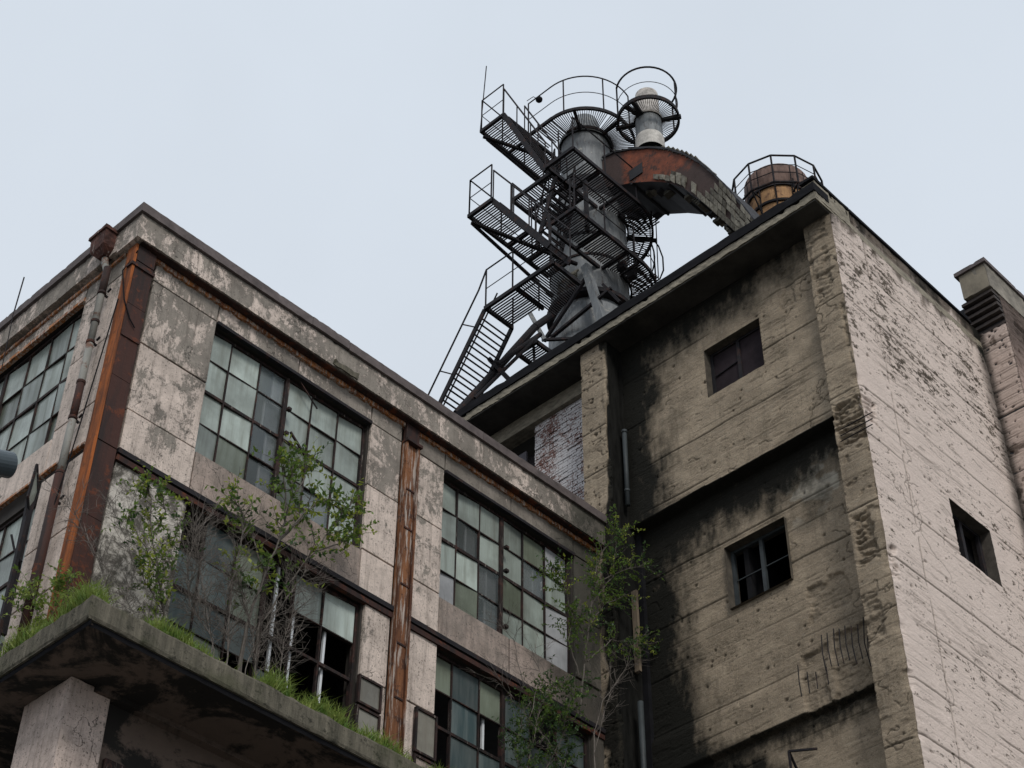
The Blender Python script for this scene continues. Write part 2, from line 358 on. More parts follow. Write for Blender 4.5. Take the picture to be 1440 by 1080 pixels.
def panelA(x0, x1, z0, z1, mat=None, t=.05, y=YA, name='panel'):
    j = random.uniform(-.006, .008)
    return MB().box(x0+.012, x1-.012, y+j, y+.058, z0+.010, z1-.010).build(name, mat or M_PANEL, fb, bevel=.006)
def panelB(y0, y1, z0, z1, mat=None):
    j = random.uniform(-.006, .008)
    return MB().box(XC+j, XC+.058, y0+.012, y1-.012, z0+.010, z1-.010).build('panel', mat or M_PANEL, fb, bevel=.006)
for a, b in ((9.10, 10.28), (13.37, 14.03), (14.36, 14.98)):
    for k, (c, d) in enumerate(((Z0, ZF+.1), (Z1, Z0), (Z2, Z1), (ZL, Z2))):
        panelA(a, b, c, d, M_PANEL2 if k > 1 else M_PANEL)
for a, b in ((10.28, 11.86), (11.86, 13.37), (14.98, 16.52), (16.52, 18.06), (18.06, 18.97)): panelA(a, b, Z0, ZF+.1)
panelA(18.07, 18.97, Z1, Z0); panelA(18.07, 18.97, Z2, Z1)
# spandrel below the upper windows
for a, b in ((10.28, 13.37), (14.98, 16.52), (16.52, 18.06), (18.06, 18.97)):
    panelA(a, b, ZL, Z2-.02, M_BOARD, y=YA+.004)
# lower storey panels
panelA(9.10, 10.30, 13.2, ZB, M_MOTTLE, y=YA+.02)
for a, b in ((13.52, 14.03), (14.36, 14.99)): panelA(a, b, 15.12, ZB, M_PANEL2, y=YA+.01); panelA(a, b, 13.2, 15.12, M_PANEL2, y=YA+.01)
panelA(18.42, 18.97, 13.2, ZB, M_BOARD)
# framed blind panes at the foot of those bays
for a, b, z0, z1, m in ((13.46, 13.90, 14.62, 15.07, M_BEIGE), (13.46, 13.90, 14.1, 14.58, M_BEIGE), (14.56, 14.98, 14.33, 15.05, M_BEIGE), (14.56, 14.98, 13.8, 14.29, M_BOARD)):
    w_ = MB()
    for q in ((a, b, z1-.035, z1), (a, b, z0, z0+.035), (a, a+.035, z0+.036, z1-.036), (b-.035, b, z0+.036, z1-.036)): w_.box(q[0], q[1], YA-.07, YA-.012, q[2], q[3])
    wo = w_.build('hatch', M_BAR, fb)
    MB().box(a+.03, b-.03, YA-.045, YA-.03, z0+.03, z1-.03).build('pane', m, wo)
# B side panels
for k, (c, d) in enumerate(((Z0, 20.12), (Z1, Z0), (Z2, Z1), (ZL, Z2), (15.1, ZB), (14.2, 15.1), (13.2, 14.2))):
    panelB(16.14, 17.13 if k > 3 else 17.14, c, d, M_PANEL2 if k > 1 else M_PANEL)
for a, b in ((17.14, 18.9), (18.9, 20.9), (20.9, 23)): panelB(a, b, ZL, Z2-.1, M_PANEL2)
panelB(20.9, 23, Z2-.1, Z0); panelB(20.9, 23, 13.2, ZB)
panelB(17.14, 23, Z0+.1, 20.2)
# dark recessed channel over the lower windows
for xa_, xb_ in ((9.08, 14.03), (14.36, XE)):
    MB().box(xa_, xb_, YA-.05, YA+.02, ZB+.08, ZL-.0).build('steel_channel', M_STEEL, fb, jag=.004)
    MB().box(xa_, xb_, YA-.03, YA+.05, ZB-.03, ZB+.055).build('steel_lintel', M_RUSTD, fb, jag=.004)
MB().box(XC-.045, XC+.02, 16.16, 23, ZB+.09, ZL-.03).build('steel_channel', M_RUSTA, fb, jag=.003)
for xa_, xb_ in WIN: MB().box(xa_, xb_+.015, YA-.03, YA+.04, Z0-.055, Z0-.0).build('window_lintel', M_STEEL, fb, jag=.004)
MB().box(XC-.035, XC+.04, 17.1, 23, Z0+.04, Z0+.11).build('window_lintel', M_RUSTA, fb, jag=.003)

# fascia + coping, both sides
def relief_box(name, mat, par, x0, x1, y0, y1, z0, z1, step=.06, amp=.012, seed=1, ax='x'):
    """long concrete member with a slightly worn, uneven face"""
    n = max(2, int(((x1-x0) if ax == 'x' else (y1-y0))/step)); rows = 5
    m = MB(); rr = random.Random(seed)
    for i in range(n+1):
        t = i/n
        for cidx, (a, z) in enumerate(((1, z0), (0, z0), (0, (z0*2+z1)/3), (0, (z0+2*z1)/3), (0, z1), (1, z1))):
            dz = rr.uniform(-amp, amp); da = rr.uniform(0, amp)
            if rr.random() < .04 and cidx in (1, 4): da += amp*2.5; dz += amp*2*(1 if cidx == 1 else -1)
            if ax == 'x': m.v.append((x0+(x1-x0)*t, (y0+da if a == 0 else y1), z+dz*(1 if cidx in (1, 4) else .3)))
            else: m.v.append(((x0+da if a == 0 else x1), y0+(y1-y0)*t, z+dz*(1 if cidx in (1, 4) else .3)))
    for i in range(n):
        for k in range(6):
            k2 = (k+1) % 6; f = (i*6+k, i*6+k2, (i+1)*6+k2, (i+1)*6+k)
            m.f.append(f if ax == 'y' else f[::-1])
    m.f.append((0,1,2,3,4,5)); m.f.append(tuple(n*6+k for k in range(6))[::-1])
    return m.build(name, mat, par)
YF = YA-.20; XF = XC-.12
relief_box('fascia', M_FASCIA, fb, XF, 18.96, YF, YA+.3, ZF, ZC, amp=.004, seed=3)
relief_box('fascia', M_FASCIA, fb, XF, XC+.3, YA+.302, 27, ZF+.06, ZC, amp=.004, seed=4, ax='y')
xs = [XF-.05, 11.83, 12.6, 15.6, 18.9]
for i in range(4): relief_box('coping', M_COPING, fb, xs[i]+.004, xs[i+1]-.004, YF-.05, YA+.35, ZC+.003+(0 if i != 1 else .012), ZT+(0 if i != 1 else .012), amp=.003, seed=10+i)
ys = [YA+.352, 19.2, 23, 27]
for i in range(3): relief_box('coping', M_COPING, fb, XF-.05, XC+.35, ys[i]+.004, ys[i+1]-.004, ZC+.003, ZT, amp=.003, seed=20+i, ax='y')
MB().box(XC, 19, YA+.36, 27, 20.4, 20.5).build('roof', M_BLACK, fb)
# rusted angle under the fascia, with torn plaster
relief_box('rust_strip', M_RUSTA, fb, XC+.02, 18.9, YA-.055, YA+.05, ZF-.085, ZF+.0, amp=.022, seed=30, step=.075)
relief_box('rust_strip', M_RUSTA, fb, XC-.04, XC+.05, 16.2, 23, ZF-.055, ZF+.0, amp=.008, seed=31, step=.05, ax='y')
relief_box('soffit_strip', M_RUSTD, fb, XC, 18.9, YA-.17, YA-.056, ZF-.022, ZF-.002, amp=.004, seed=32)
# torn spot in the fascia
MB().box(12.35, 12.85, YF-.02, YF+.03, ZF+.02, ZF+.13).build('spall', M_CANOPY, fb, jag=.02)

# corner steel column: orange plate on the left face, dark plates on the right
cz0, cz1 = 13.2, 20.06
oc = MB().box(8.675, 8.72, 15.905, 16.12, cz0, cz1).build('column_plate', M_RUSTO, fb, bevel=.006, jag=.003)
oc['label'] = 'orange rusted face of the corner column'
dp = [cz1, 19.75, 18.9, 18.35, 17.55, 16.4, 15.2, cz0]
for i in range(len(dp)-1):
    MB().box(8.724, 9.03, 15.905+(i % 2)*.006, 15.96, dp[i+1]+.004, dp[i]-.004).build('column_plate', M_RUSTD, fb, bevel=.004)
MB().box(8.725, 9.02, 15.962, 16.10, cz0, cz1-.02).build('column_core', M_RUSTD, fb)
for q in ((8.65, 9.05, 15.885, 16.02, 19.62, 19.67), (8.725, 9.035, 15.893, 16.0, 18.28, 18.36)): MB().box(*q).build('column_band', M_RUSTD, fb, jag=.003)
MB().tube([(8.70,15.88,19.9),(8.65,16.1,19.6),(8.66,15.9,18.9),(8.8,15.88,18.6),(8.9,15.88,18.5)], .010).tube([(8.65,16.05,19.0),(8.64,16.15,18.0),(8.60,16.3,16.2),(8.55,16.5,14.5)], .010).build('cable', M_BLACK, fb)
# rusty channel column between the two window bays
ch = MB()
ch.box(14.045, 14.335, YA-.055, YA+.02, 13.2, 19.72)
ch.box(14.045, 14.085, YA-.10, YA-.057, 13.2, 19.72).box(14.295, 14.335, YA-.10, YA-.057, 13.2, 19.72)
ch.build('steel_column', M_RUSTC, fb, bevel=.004, jag=.003)
MB().box(14.05, 14.33, YA-.075, YA+.0, 19.725, 20.06).box(14.03, 14.36, YA-.14, YA-.02, 19.66, 19.72).build('column_head', M_RUSTD, fb, bevel=.004)
for z in (18.75, 18.0, 16.95, 15.9, 15.0): MB().box(14.09, 14.29, YA-.068, YA-.056, z, z+.03).build('column_batten', M_RUSTD, fb)

# ---- windows
def windowA(x0, x1, z0, z1, cols, rows, thick_c, thick_r, panes, y=YA+.15, side='A', extra=()):
    """steel window: part, with bars and panes as its pieces. cols/rows are boundaries; panes[r][c] is a kind letter"""
    def bx(u0, u1, d0, d1, a, b):
        m = MB()
        return m.box(u0, u1, y+d0, y+d1, a, b) if side == 'A' else m.box(y+d0, y+d1, u0, u1, a, b)
    fr = MB()
    for (u0, u1, a, b) in ((x0, x1, z1-.05, z1), (x0, x1, z0, z0+.045), (x0, x0+.04, z0+.046, z1-.051), (x1-.04, x1, z0+.046, z1-.051)):
        q = bx(u0, u1, -.035, .04, a, b); n = len(fr.v); fr.v += q.v; fr.f += [tuple(i+n for i in f) for f in q.f]
    win = fr.build('window', M_BAR, fb, jag=.0)
    for i, c in enumerate(cols[1:-1], 1):
        wd = .075 if i in thick_c else .022
        bx(c-wd/2, c+wd/2, -.05 if i in thick_c else -.028, .03, z0+.047, z1-.052).build('mullion', M_BAR, win)
    for j, r in enumerate(rows[1:-1], 1):
        wd = .05 if j in thick_r else .018
        for i in range(len(cols)-1):
            if panes[j-1][i] in 'XO' and (j >= len(panes) or panes[j][i] in 'XO') and j not in thick_r: continue
            bx(cols[i]+.012, cols[i+1]-.012, -.026, .026, r-wd/2+random.uniform(-.004,.004), r+wd/2).build('glazing_bar', M_BAR, win)
    mats = dict(F=M_FROST, M=M_MILK, C=M_CLEAR, G=M_GREEN, D=M_DIRTY)
    for j, row in enumerate(panes):
        for i, k in enumerate(row):
            if k in 'XO': continue
            t = random.uniform(-.018, .018)
            a, b = cols[i]+.008, cols[i+1]-.008; c, d = rows[j+1]+.006, rows[j]-.006
            m = MB(); tt = random.uniform(-.014, .014)
            if side == 'A': P = [(a, y+t, c), (b, y-t, c), (b, y-t+tt, d), (a, y+t+tt, d)]; q2 = (0, .006, 0)
            else: P = [(y+t, b, c), (y-t, a, c), (y-t+tt, a, d), (y+t+tt, b, d)]; q2 = (.006, 0, 0)
            if k == 'C' and random.random() < .0: pass
            Q = [tuple(np.add(p, q2)) for p in P]
            m.quad(*P); m.quad(*Q[::-1]); m.quad(P[0], P[3], Q[3], Q[0]); m.quad(P[1], Q[1], Q[2], P[2]); m.quad(P[3], P[2], Q[2], Q[3]); m.quad(P[0], Q[0], Q[1], P[1])
            m.build('pane', mats[k], win)
            if k == 'C' and side == 'A':
                u = a+(b-a)*random.uniform(.35, .6)
                MB().box(u, u+.03, y+.035, y+.06, c-.02, d+.02).build('inner_frame', M_WHITE, win)
                MB().box(a if random.random() < .4 else u+.04, b, y+.065, y+.07, c, d).build('inner_pane', M_MILK, win)
    return win
rowsU = [Z0-.06, 19.03, 18.43, 17.82, Z2]
windowA(10.28, 13.35, Z2, Z0-.057, [10.32, 10.69, 11.24, 11.76, 12.27, 12.80, 13.31], rowsU, (3,), (2,),
        ['FFCFFF', 'FFCFFF', 'FFCGFF', 'FGCGCF'], extra=())
windowA(14.99, 18.05, Z2, Z0-.057, [15.03, 15.41, 15.92, 16.42, 16.94, 17.47, 18.01], rowsU, (3,), (2,),
        ['FFFFGM', 'FCFFCF', 'FFCGFM', 'MGCFFM'])
lw = windowA(10.30, 13.5, 13.95, 16.33, [10.34, 10.73, 11.27, 11.80, 12.33, 12.86, 13.46], [16.29, 15.65, 15.05, 14.5, 13.98], (3,), (2,),
        ['XDGXFF', 'DDGXXX', 'DDDXXX', 'DGXDXX'])
MB().box(12.40, 12.44, YA+.2, YA+.24, 14.2, 16.3).box(12.98, 13.02, YA+.2, YA+.24, 14.2, 15.7).box(12.06, 12.10, YA+.2, YA+.24, 14.3, 16.3).build('inner_frame', M_WHITE, lw)
lw2 = windowA(15.0, 18.4, 13.9, 16.30, [15.04, 15.42, 16.0, 16.5, 17.1, 17.7, 18.36], [16.26, 15.66, 15.06, 14.4, 13.92], (3,), (2,),
        ['GDGDXD', 'XDXDDD', 'XDDDDD', 'XDDXDD'])
MB().box(16.15, 16.19, YA+.2, YA+.24, 14.6, 15.7).build('inner_frame', M_WHITE, lw2)
bcols = [17.19, 17.52, 18.06, 18.62, 19.2, 19.75, 20.3, 20.81]
windowA(BW0, BW1, Z2-.1, Z0+.04, bcols, [19.66, 19.05, 18.43, 17.8, 17.17], (4,), (2,), ['FFFFFFF', 'FFFGFFF', 'FFFFFFF', 'GFFFFFF'], y=XC+.13, side='B')
windowA(17.15, 20.9, 13.9, 16.2, bcols, [16.15, 15.55, 15.0, 14.4, 13.95], (4,), (2,), ['FFFFFFF', 'FFFGFFF', 'FFFFFFF', 'GFFFFFF'], y=XC+.13, side='B')
# opened casement of the upper right-hand half (tilted bars) and open sash on the left side
sash = MB()
P = [hit(53, 692, 0, 8.6), hit(52, 653, 0, 8.45), hit(39, 699, 0, 8.45), hit(41, 728, 0, 8.6)]
for i in range(4): sash.bar(P[i], P[(i+1) % 4], .03)
so_ = sash.build('open_sash', M_STEEL, fb)
MB().quad(*P).build('pane', M_FROST, so_)
MB().bar(hit(46, 690, 0, 8.55), hit(3, 892, 0, 8.55), .05, .10).bar(hit(38, 726, 0, 8.5), hit(-6, 905, 0, 8.5), .06, .05).build('frame_post', M_STEEL, fb)
MB().bar(hit(16, 752, 0, 8.45), hit(20, 772, 0, 8.52), .025).bar(hit(20, 772, 0, 8.52), hit(30, 790, 0, 8.55), .025).build('stay_bar', M_STEEL, fb)
for p_, q_, w_ in (((11.93, YA+.03, 19.60), (12.30, YA+.02, 19.28), .018), ((11.86, YA+.03, 18.55), (12.25, YA+.02, 18.2), .03)): MB().bar(p_, q_, w_).build('loose_bar', M_BAR, fb)
for z in (18.9, 18.43, 17.35): MB().box(11.74, 11.80, YA-.02, YA+.045, z, z+.05).build('hinge', M_BAR, fb)
for z in (18.9, 18.43, 17.35): MB().box(16.40, 16.47, YA-.02, YA+.045, z, z+.05).build('hinge', M_BAR, fb)

# ---- canopy slab around the corner
CX, CY, CZ = 8.42, 14.71, 13.20
cb = MB()
def canopy_band(name, z0, z1, off, seed, mat, amp):
    m = MB(); rr = random.Random(seed); pts = []
    yy = 26.0
    while yy > CY: pts.append((CX+off, yy)); yy -= .12
    pts.append((CX+off+.015, CY+off+.02)); xx = CX+off+.1
    while xx < 18.6: pts.append((xx, CY+off)); xx += .12
    n = len(pts)
    for (x, y) in pts:
        ins = rr.uniform(0, amp); dx = ins if abs(x-CX-off) < .05 else 0; dy = ins if dx == 0 else 0
        m.v += [(x+dx+.012, y+dy+.012, z1+rr.uniform(-amp, amp)), (x+dx*.5, y+dy*.5, z1-.035), (x+dx*.6, y+dy*.6, z0+.03+rr.uniform(-amp, amp)*.5), (x+dx+.01, y+dy+.01, z0+rr.uniform(-amp, amp)*.4)]
    for i in range(n-1):
        for k in range(3): m.f.append((i*4+k, i*4+k+1, i*4+5+k, i*4+4+k))
    return m.build(name, mat, fb)
canopy_band('canopy_edge', CZ-.30, CZ, 0, 5, M_CANOPY, .014)
canopy_band('canopy_drip', CZ-.37, CZ-.27, .05, 6, M_BLACK, .006)
MB().box(CX+.02, 18.6, CY+.02, 15.98, CZ-.31, CZ-.03).box(CX+.02, XC, 15.981, 26, CZ-.31, CZ-.03).build('canopy', M_CANOPY, fb)
MB().box(CX+.06, 18.6, CY+.06, 17.5, CZ-.345, CZ-.312).box(CX+.06, 12, 17.501, 26, CZ-.345, CZ-.312).build('soffit', M_SOFFIT, fb)
# ground floor under the canopy
MB().box(9.56, 18.9, 15.85, 16.1, 0, CZ-.35).build('ground_floor_wall', M_SOFFIT, fb)
MB().box(9.3, 18.9, 15.72, 15.849, CZ-.42, CZ-.347).build('cornice_strip', M_SOFFIT, fb)
MB().box(8.98, 9.55, 15.78, 16.75, 0, CZ-.35).build('pillar', M_PILLAR, fb, bevel=.012, jag=.006)
MB().box(9.9, 10.1, 17.3, 26, 0, CZ-.35).build('ground_floor_wall', M_INT, fb)
MB().box(9.62, 10.9, 15.78, 15.845, 11.35, 12.05).build('door_hood', M_BAR, fb, bevel=.01)

# ---- downpipe with hopper head on the left side
dpipe = MB()
hx, hy = XC-.13, 16.44
dpipe.tube([(hx, hy+.14, 20.25), (hx, hy+.12, 20.05), (hx, hy+.01, 19.80), (hx, hy, 18.35)], .052, 14)
pp = dpipe.build('drainpipe', M_PIPEG, fb, smooth=True)
for za, zb, rr_ in ((19.85, 19.30, .056), (17.6, 16.95, .056), (16.0, 13.2, .066)): MB().tube([(hx, hy, za), (hx, hy, zb)], rr_, 14).build('rusted_section', M_RUSTD, pp, smooth=True)
for za, zb in ((18.34, 17.0), (16.94, 16.01)): MB().tube([(hx, hy, za), (hx, hy, zb)], .053, 14).build('lower_section', M_PIPEG, pp, smooth=True)
for z in (19.32, 18.75, 18.35, 17.6, 16.96, 16.02):
    MB().tube([(hx, hy, z), (hx, hy, z+.04)], .064, 14).build('pipe_collar', M_RUSTD, pp)
for z in (19.35, 18.4, 16.98, 15.6): MB().bar((hx, hy, z), (XC-.02, hy+.02, z), .03).bar((hx+.05, hy-.07, z), (hx+.05, hy-.14, z+.02), .025).build('bracket', M_STEEL, pp)
hp = MB()
hy += .14; hz = -.28
for (z, a) in ((20.42, .075), (20.52, .16), (20.54, .17), (20.80, .19), (20.80, .215), (20.86, .215)):
    z += hz; hp.v += [(hx-a, hy-a, z), (hx+min(a, .15), hy-a, z), (hx+min(a, .15), hy+a, z), (hx-a, hy+a, z)]
for i in range(5):
    for k in range(4): hp.f.append((i*4+k, i*4+(k+1) % 4, (i+1)*4+(k+1) % 4, (i+1)*4+k))
hp.f.append((20,21,22,23)); hp.f.append((3,2,1,0)); hp.build('hopper_head', M_RUSTH, pp, jag=.004)

#==================================================================== CONCRETE TOWER
XT, YR = 19.15, 10.548
ct = thing('concrete_tower', (XT, YR, 0), 'tall board marked concrete tower block with a dark eave slab and small square windows', 'building')
ZS = 24.95
ZL1, ZL2 = 20.62, 15.66
def board_relief(U, Z, seed):
    d = np.zeros_like(U); cav = np.zeros_like(U)
    # board joints
    per = .205
    row = np.floor(Z/per + .12*vn(U*.25, Z*0, seed)); fr = np.abs((Z/per + .12*vn(U*.25, Z*0, seed))-row-.5)*2
    strength = _h(row, row*0, seed+3)*sm(.35, .6, vn(U*.9, row*3.1, seed+9))
    ln = sm(.86, 1.0, fr)*strength; d -= .008*ln; cav += .6*ln
    d += (_h(row, row*0+1, seed)-.5)*.009
    # strong pour joints
    for k, zz in enumerate(np.arange(13.1, 26, 1.07)):
        zz += .25*_h(np.array([k*1.0]), np.array([seed*1.0]), 5)[0]
        wob = .022*(fbm(U*1.5, U*0+k, seed+50, 3)-.5)*2; q = np.exp(-((Z-zz-wob)/.014)**2)*sm(.25, .5, vn(U*.7+k*7, U*0, seed+60))
        d -= .022*q; cav += .9*q
    # torn slivers
    t = fbm(U*2.6, Z*15, seed+21, 5); m = sm(.60, .64, t)*sm(.50, .62, fbm(U*.9, Z*.9, seed+30, 3)); d -= .009*m; cav += .22*m
    fl = np.abs(((Z+.004*np.sin(U*3))/.068) % 1-.5)*2; fs = sm(.50, .72, fbm(U*1.1, np.floor(Z/.068)*3.7, seed+35, 3)); d -= .005*sm(.80, 1, fl)*fs; cav += .45*sm(.8, 1, fl)*fs
    e1 = fbm(U*2.2, Z*13, seed+40, 5); ed = np.exp(-((e1-.5)/.008)**2)*sm(.52, .66, fbm(U*1.3, Z*1.6, seed+41, 3)); d -= .008*ed; cav += .85*ed
    # pocks
    rr = np.random.RandomState(seed+4)
    for k in range(190):
        u0 = rr.uniform(U.min(), U.max()); z0 = rr.uniform(Z.min(), Z.max()); r_ = rr.uniform(.010, .028); a = rr.uniform(.6, 1.6)
        q = np.exp(-(((U-u0)/(r_*a))**2+((Z-z0)/r_)**2)); d -= .035*q; cav += .9*q
    d += .008*(fbm(U*3, Z*3, seed+70, 5)-.5)+.009*(fbm(U*22, Z*26, seed+80, 3)-.5)
    return d, cav
def cracks(U, Z, seed, n, length, zr=None, ur=None, ang=0.0, w=.0085, depth=.03):
    d = np.zeros_like(U); rr = np.random.RandomState(seed)
    for k in range(n):
        u = rr.uniform(*(ur or (U.min(), U.max()))); z = rr.uniform(*(zr or (Z.min(), Z.max()))); a = ang+rr.choice([0, math.pi])+rr.normal(0, .25)
        for s_ in range(int(length*rr.uniform(.5, 1.5)/.04)):
            a += rr.normal(0, .75); a += (ang-a if math.cos(a-ang) > 0 else ang+math.pi-a)*.15
            u2 = u+.04*math.cos(a); z2 = z+.04*math.sin(a)
            sel = (np.abs(U-u) < .07) & (np.abs(Z-z) < .07)
            if sel.any():
                uu = U[sel]; zz = Z[sel]; t = np.clip(((uu-u)*(u2-u)+(zz-z)*(z2-z))/.0016, 0, 1)
                dd = np.hypot(uu-u-t*(u2-u), zz-z-t*(z2-z)); d[sel] = np.maximum(d[sel], np.exp(-(dd/w)**2))
            u, z = u2, z2
    return d
def spall(U, Z, u0, u1, z0, z1, seed, dep=.07, ribs=None):
    n = fbm(U*5, Z*5, seed, 4)-.5
    m = sm(0, .07, np.minimum(np.minimum(U-u0, u1-U), np.minimum(Z-z0, z1-Z))+n*.22)
    rough = fbm(U*18, Z*18, seed+2, 3)
    d = -m*(dep*(.7+.6*rough))
    if ribs == 'h': d += m*dep*.75*np.abs(np.sin((Z+.10*(fbm(U*1.5, Z*1.5, seed+7, 3)-.5)*2)*math.pi/.115+3.2*n))*sm(.25, .55, fbm(U*5, Z*8, seed+9, 3))
    return d, m
JAG = lambda Z: .05*sm(.5, .8, fbm(Z*2.3, Z*0, 401, 4))+.028*fbm(Z*9, Z*0, 402, 3)
def corner_pull(dist, Z):
    e = JAG(Z); return e*np.clip(1-dist/.16, 0, 1)**1.3
def wall_mesh(name, U, Z, P, holes, mat, par, attrs, flip=False):
    nz, nu = U.shape
    me = bpy.data.meshes.new(name)
    idx = np.arange(nz*nu).reshape(nz, nu)
    q = np.stack([idx[:-1, :-1], idx[:-1, 1:], idx[1:, 1:], idx[1:, :-1]], -1)
    uc = (U[:-1, :-1]+U[1:, 1:])/2; zc = (Z[:-1, :-1]+Z[1:, 1:])/2; keep = np.ones(uc.shape, bool)
    for a, b, c, d in holes: keep &= ~((uc > a) & (uc < b) & (zc > c) & (zc < d))
    q = q[keep]
    if flip: q = q[:, ::-1]
    me.vertices.add(nz*nu); me.vertices.foreach_set('co', P.reshape(-1).astype(np.float32))
    me.loops.add(len(q)*4); me.loops.foreach_set('vertex_index', q.reshape(-1).astype(np.int32))
    me.polygons.add(len(q)); me.polygons.foreach_set('loop_start', np.arange(0, len(q)*4, 4, dtype=np.int32))
    me.update(calc_edges=True)
    for k, v in attrs.items():
        at = me.attributes.new(k, 'FLOAT', 'POINT'); at.data.foreach_set('value', np.clip(v, 0, 1).reshape(-1).astype(np.float32))
    me.polygons.foreach_set('use_smooth', [True]*len(me.polygons))
    me.materials.append(mat); me.update()
    return link(me, name, par)
ST = .015
# front face (normal -X); U = world y
y0, y1 = YR, 15.75
us = np.arange(y0, y1+ST, ST); zs = np.arange(13.0, 25.0, ST); U, Z = np.meshgrid(us, zs)
W1 = (10.0, 0, 0, 0)
w1 = [hit(991.7, 493.3, 0, XT), hit(1067, 446, 0, XT), hit(1075, 514, 0, XT), hit(996, 558, 0, XT)]
w2 = [hit(1018, 770, 0, XT+.2), hit(1102.5, 727, 0, XT+.2), hit(1113, 812, 0, XT+.2), hit(1030, 855, 0, XT+.2)]
H1 = (min(p.y for p in w1), max(p.y for p in w1), (w1[2].z+w1[3].z)/2, (w1[0].z+w1[1].z)/2)
H2 = (min(p.y for p in w2), max(p.y for p in w2), (w2[2].z+w2[3].z)/2, (w2[0].z+w2[1].z)/2)
d, cav = board_relief(U, Z, 11)
pil = 1-sm(11.14, 11.17, U+.012*(fbm(Z*3, Z*0, 90, 3)-.5))          # corner pillar, proud of the wall
lz1 = ZL1+.05*(fbm(U*1.2, U*0, 33, 3)-.5)+(.0); lz2 = ZL2+.04*(fbm(U*1.4, U*0, 34, 3)-.5)
rec = .26*(1-sm(-.012, .012, Z-lz1))*(1-pil)+.0
rec = rec-.16*(1-sm(-.012, .012, Z-lz1+.16))*(0) 
low = (Z < ZL2); rec = rec-.0*low
band = sm(-.01, .01, Z-lz2)*(1-sm(-.01, .01, Z-(lz2+.75)))*(1-pil)   # ring beam above the lower ledge
rec = rec-.07*sm(-.04, .04, Z-lz2)*(1-sm(ZL2+.62, ZL2+.9, Z))*(1-pil)*1.0
rec = rec+.05*(1-sm(-.012, .012, Z-lz2))*(1-pil)
cr1 = cracks(U, Z, 5, 26, .35, ang=.1)+cracks(U, Z, 6, 14, .7, ur=(10.6, 11.2), ang=.3)+cracks(U, Z, 8, 7, 1.2, ur=(11.1, 11.2), ang=1.57)
d -= .016*np.clip(cr1, 0, 1); cav += cr1*.9
S_ = []
for k, (px0, py0, px1, py1, dep, ribs) in enumerate(((1180, 583, 1232, 622, .09, 'h'), (1208, 735, 1248, 792, .08, 'h'), (1196, 430, 1205, 520, .05, None), (1215, 845, 1260, 905, .05, 'h'),
        (1150, 885, 1222, 960, .06, None), (1112, 912, 1160, 990, .05, None), (1118, 815, 1185, 838, .05, None), (1150, 385, 1185, 425, .03, 'h'), (1140, 360, 1160, 400, .03, None), (1092, 385, 1122, 425, .03, None))):
    a = hit(px0, py0, 0, XT); b = hit(px1, py1, 0, XT)
    dd, m = spall(U, Z, min(a.y, b.y), max(a.y, b.y), min(a.z, b.z), max(a.z, b.z), 200+k, dep, ribs); d += dd; cav += .35*m*(fbm(U*20, Z*20, k, 3)); S_.append(m)
d += -.03*sm(.60, .70, fbm(U*4, Z*7, 61, 4))*sm(.5, .6, fbm(U*.9, Z*.9, 62, 3))*pil
X = XT-.20*pil-d*1.0+rec
X = X+corner_pull(U-YR, Z)
Yc = U+corner_pull(U-YR, Z)
ns = fbm(U*1.4, Z*.8, 71, 5)-.5; n2 = fbm(U*6, Z*3, 72, 4)-.5
n3 = fbm(U*16, Z*9, 73, 4)-.5; n4 = fbm(U*9, Z*.9, 74, 4)-.5
stain_shade = sm(-.70, .42, (U-14.9)/1.0+ns*.9+n2*.45+n3*.35+n4*.35+(.62*sm(18.5, 14.0, Z))+1.1*sm(16.4, 14.4, Z))
under1 = (Z < lz1+.035)*(1-pil)*sm(1.40, .20, (lz1-Z)+ns*.9+n2*.5+n3*.4+n4*.5-(.35*sm(13, 15, U))); stain_shade = np.maximum(stain_shade, .97*under1)
under2 = (Z < lz2+.035)*(1-pil)*sm(.55, .02, (lz2-Z)+ns*.5+n3*.4-(.5*sm(13.3, 15, U))); stain_shade = np.maximum(stain_shade, .85*under2)
top = sm(1.25, -.1, (ZS-Z)+ns*.6+n2*.5+n3*.4+n4*.3-.3*sm(11, 14.5, U)); stain_shade = np.maximum(stain_shade, .95*top*(1-.6*pil))  # shade under the eave slab, painted into the wall colour
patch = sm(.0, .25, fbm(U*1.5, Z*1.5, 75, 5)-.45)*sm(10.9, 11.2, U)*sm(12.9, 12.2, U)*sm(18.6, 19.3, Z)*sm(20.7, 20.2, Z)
stain_shade = np.maximum(stain_shade, .55*patch)
pale = sm(.53, .60, fbm(U*3, Z*3, 77, 4))*sm(18.9, 19.5, Z)*sm(20.5, 20.1, Z)*sm(12.9, 12.3, U)*(1-pil)
P = np.stack([X, Yc, Z], -1)
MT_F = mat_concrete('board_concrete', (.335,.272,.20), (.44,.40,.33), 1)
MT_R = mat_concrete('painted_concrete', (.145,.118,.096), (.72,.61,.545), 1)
wf = wall_mesh('front_wall', U, Z, P, [H1, H2], MT_F, ct, dict(cav=cav, stain_shade=stain_shade*.97, paint=pale), flip=True)
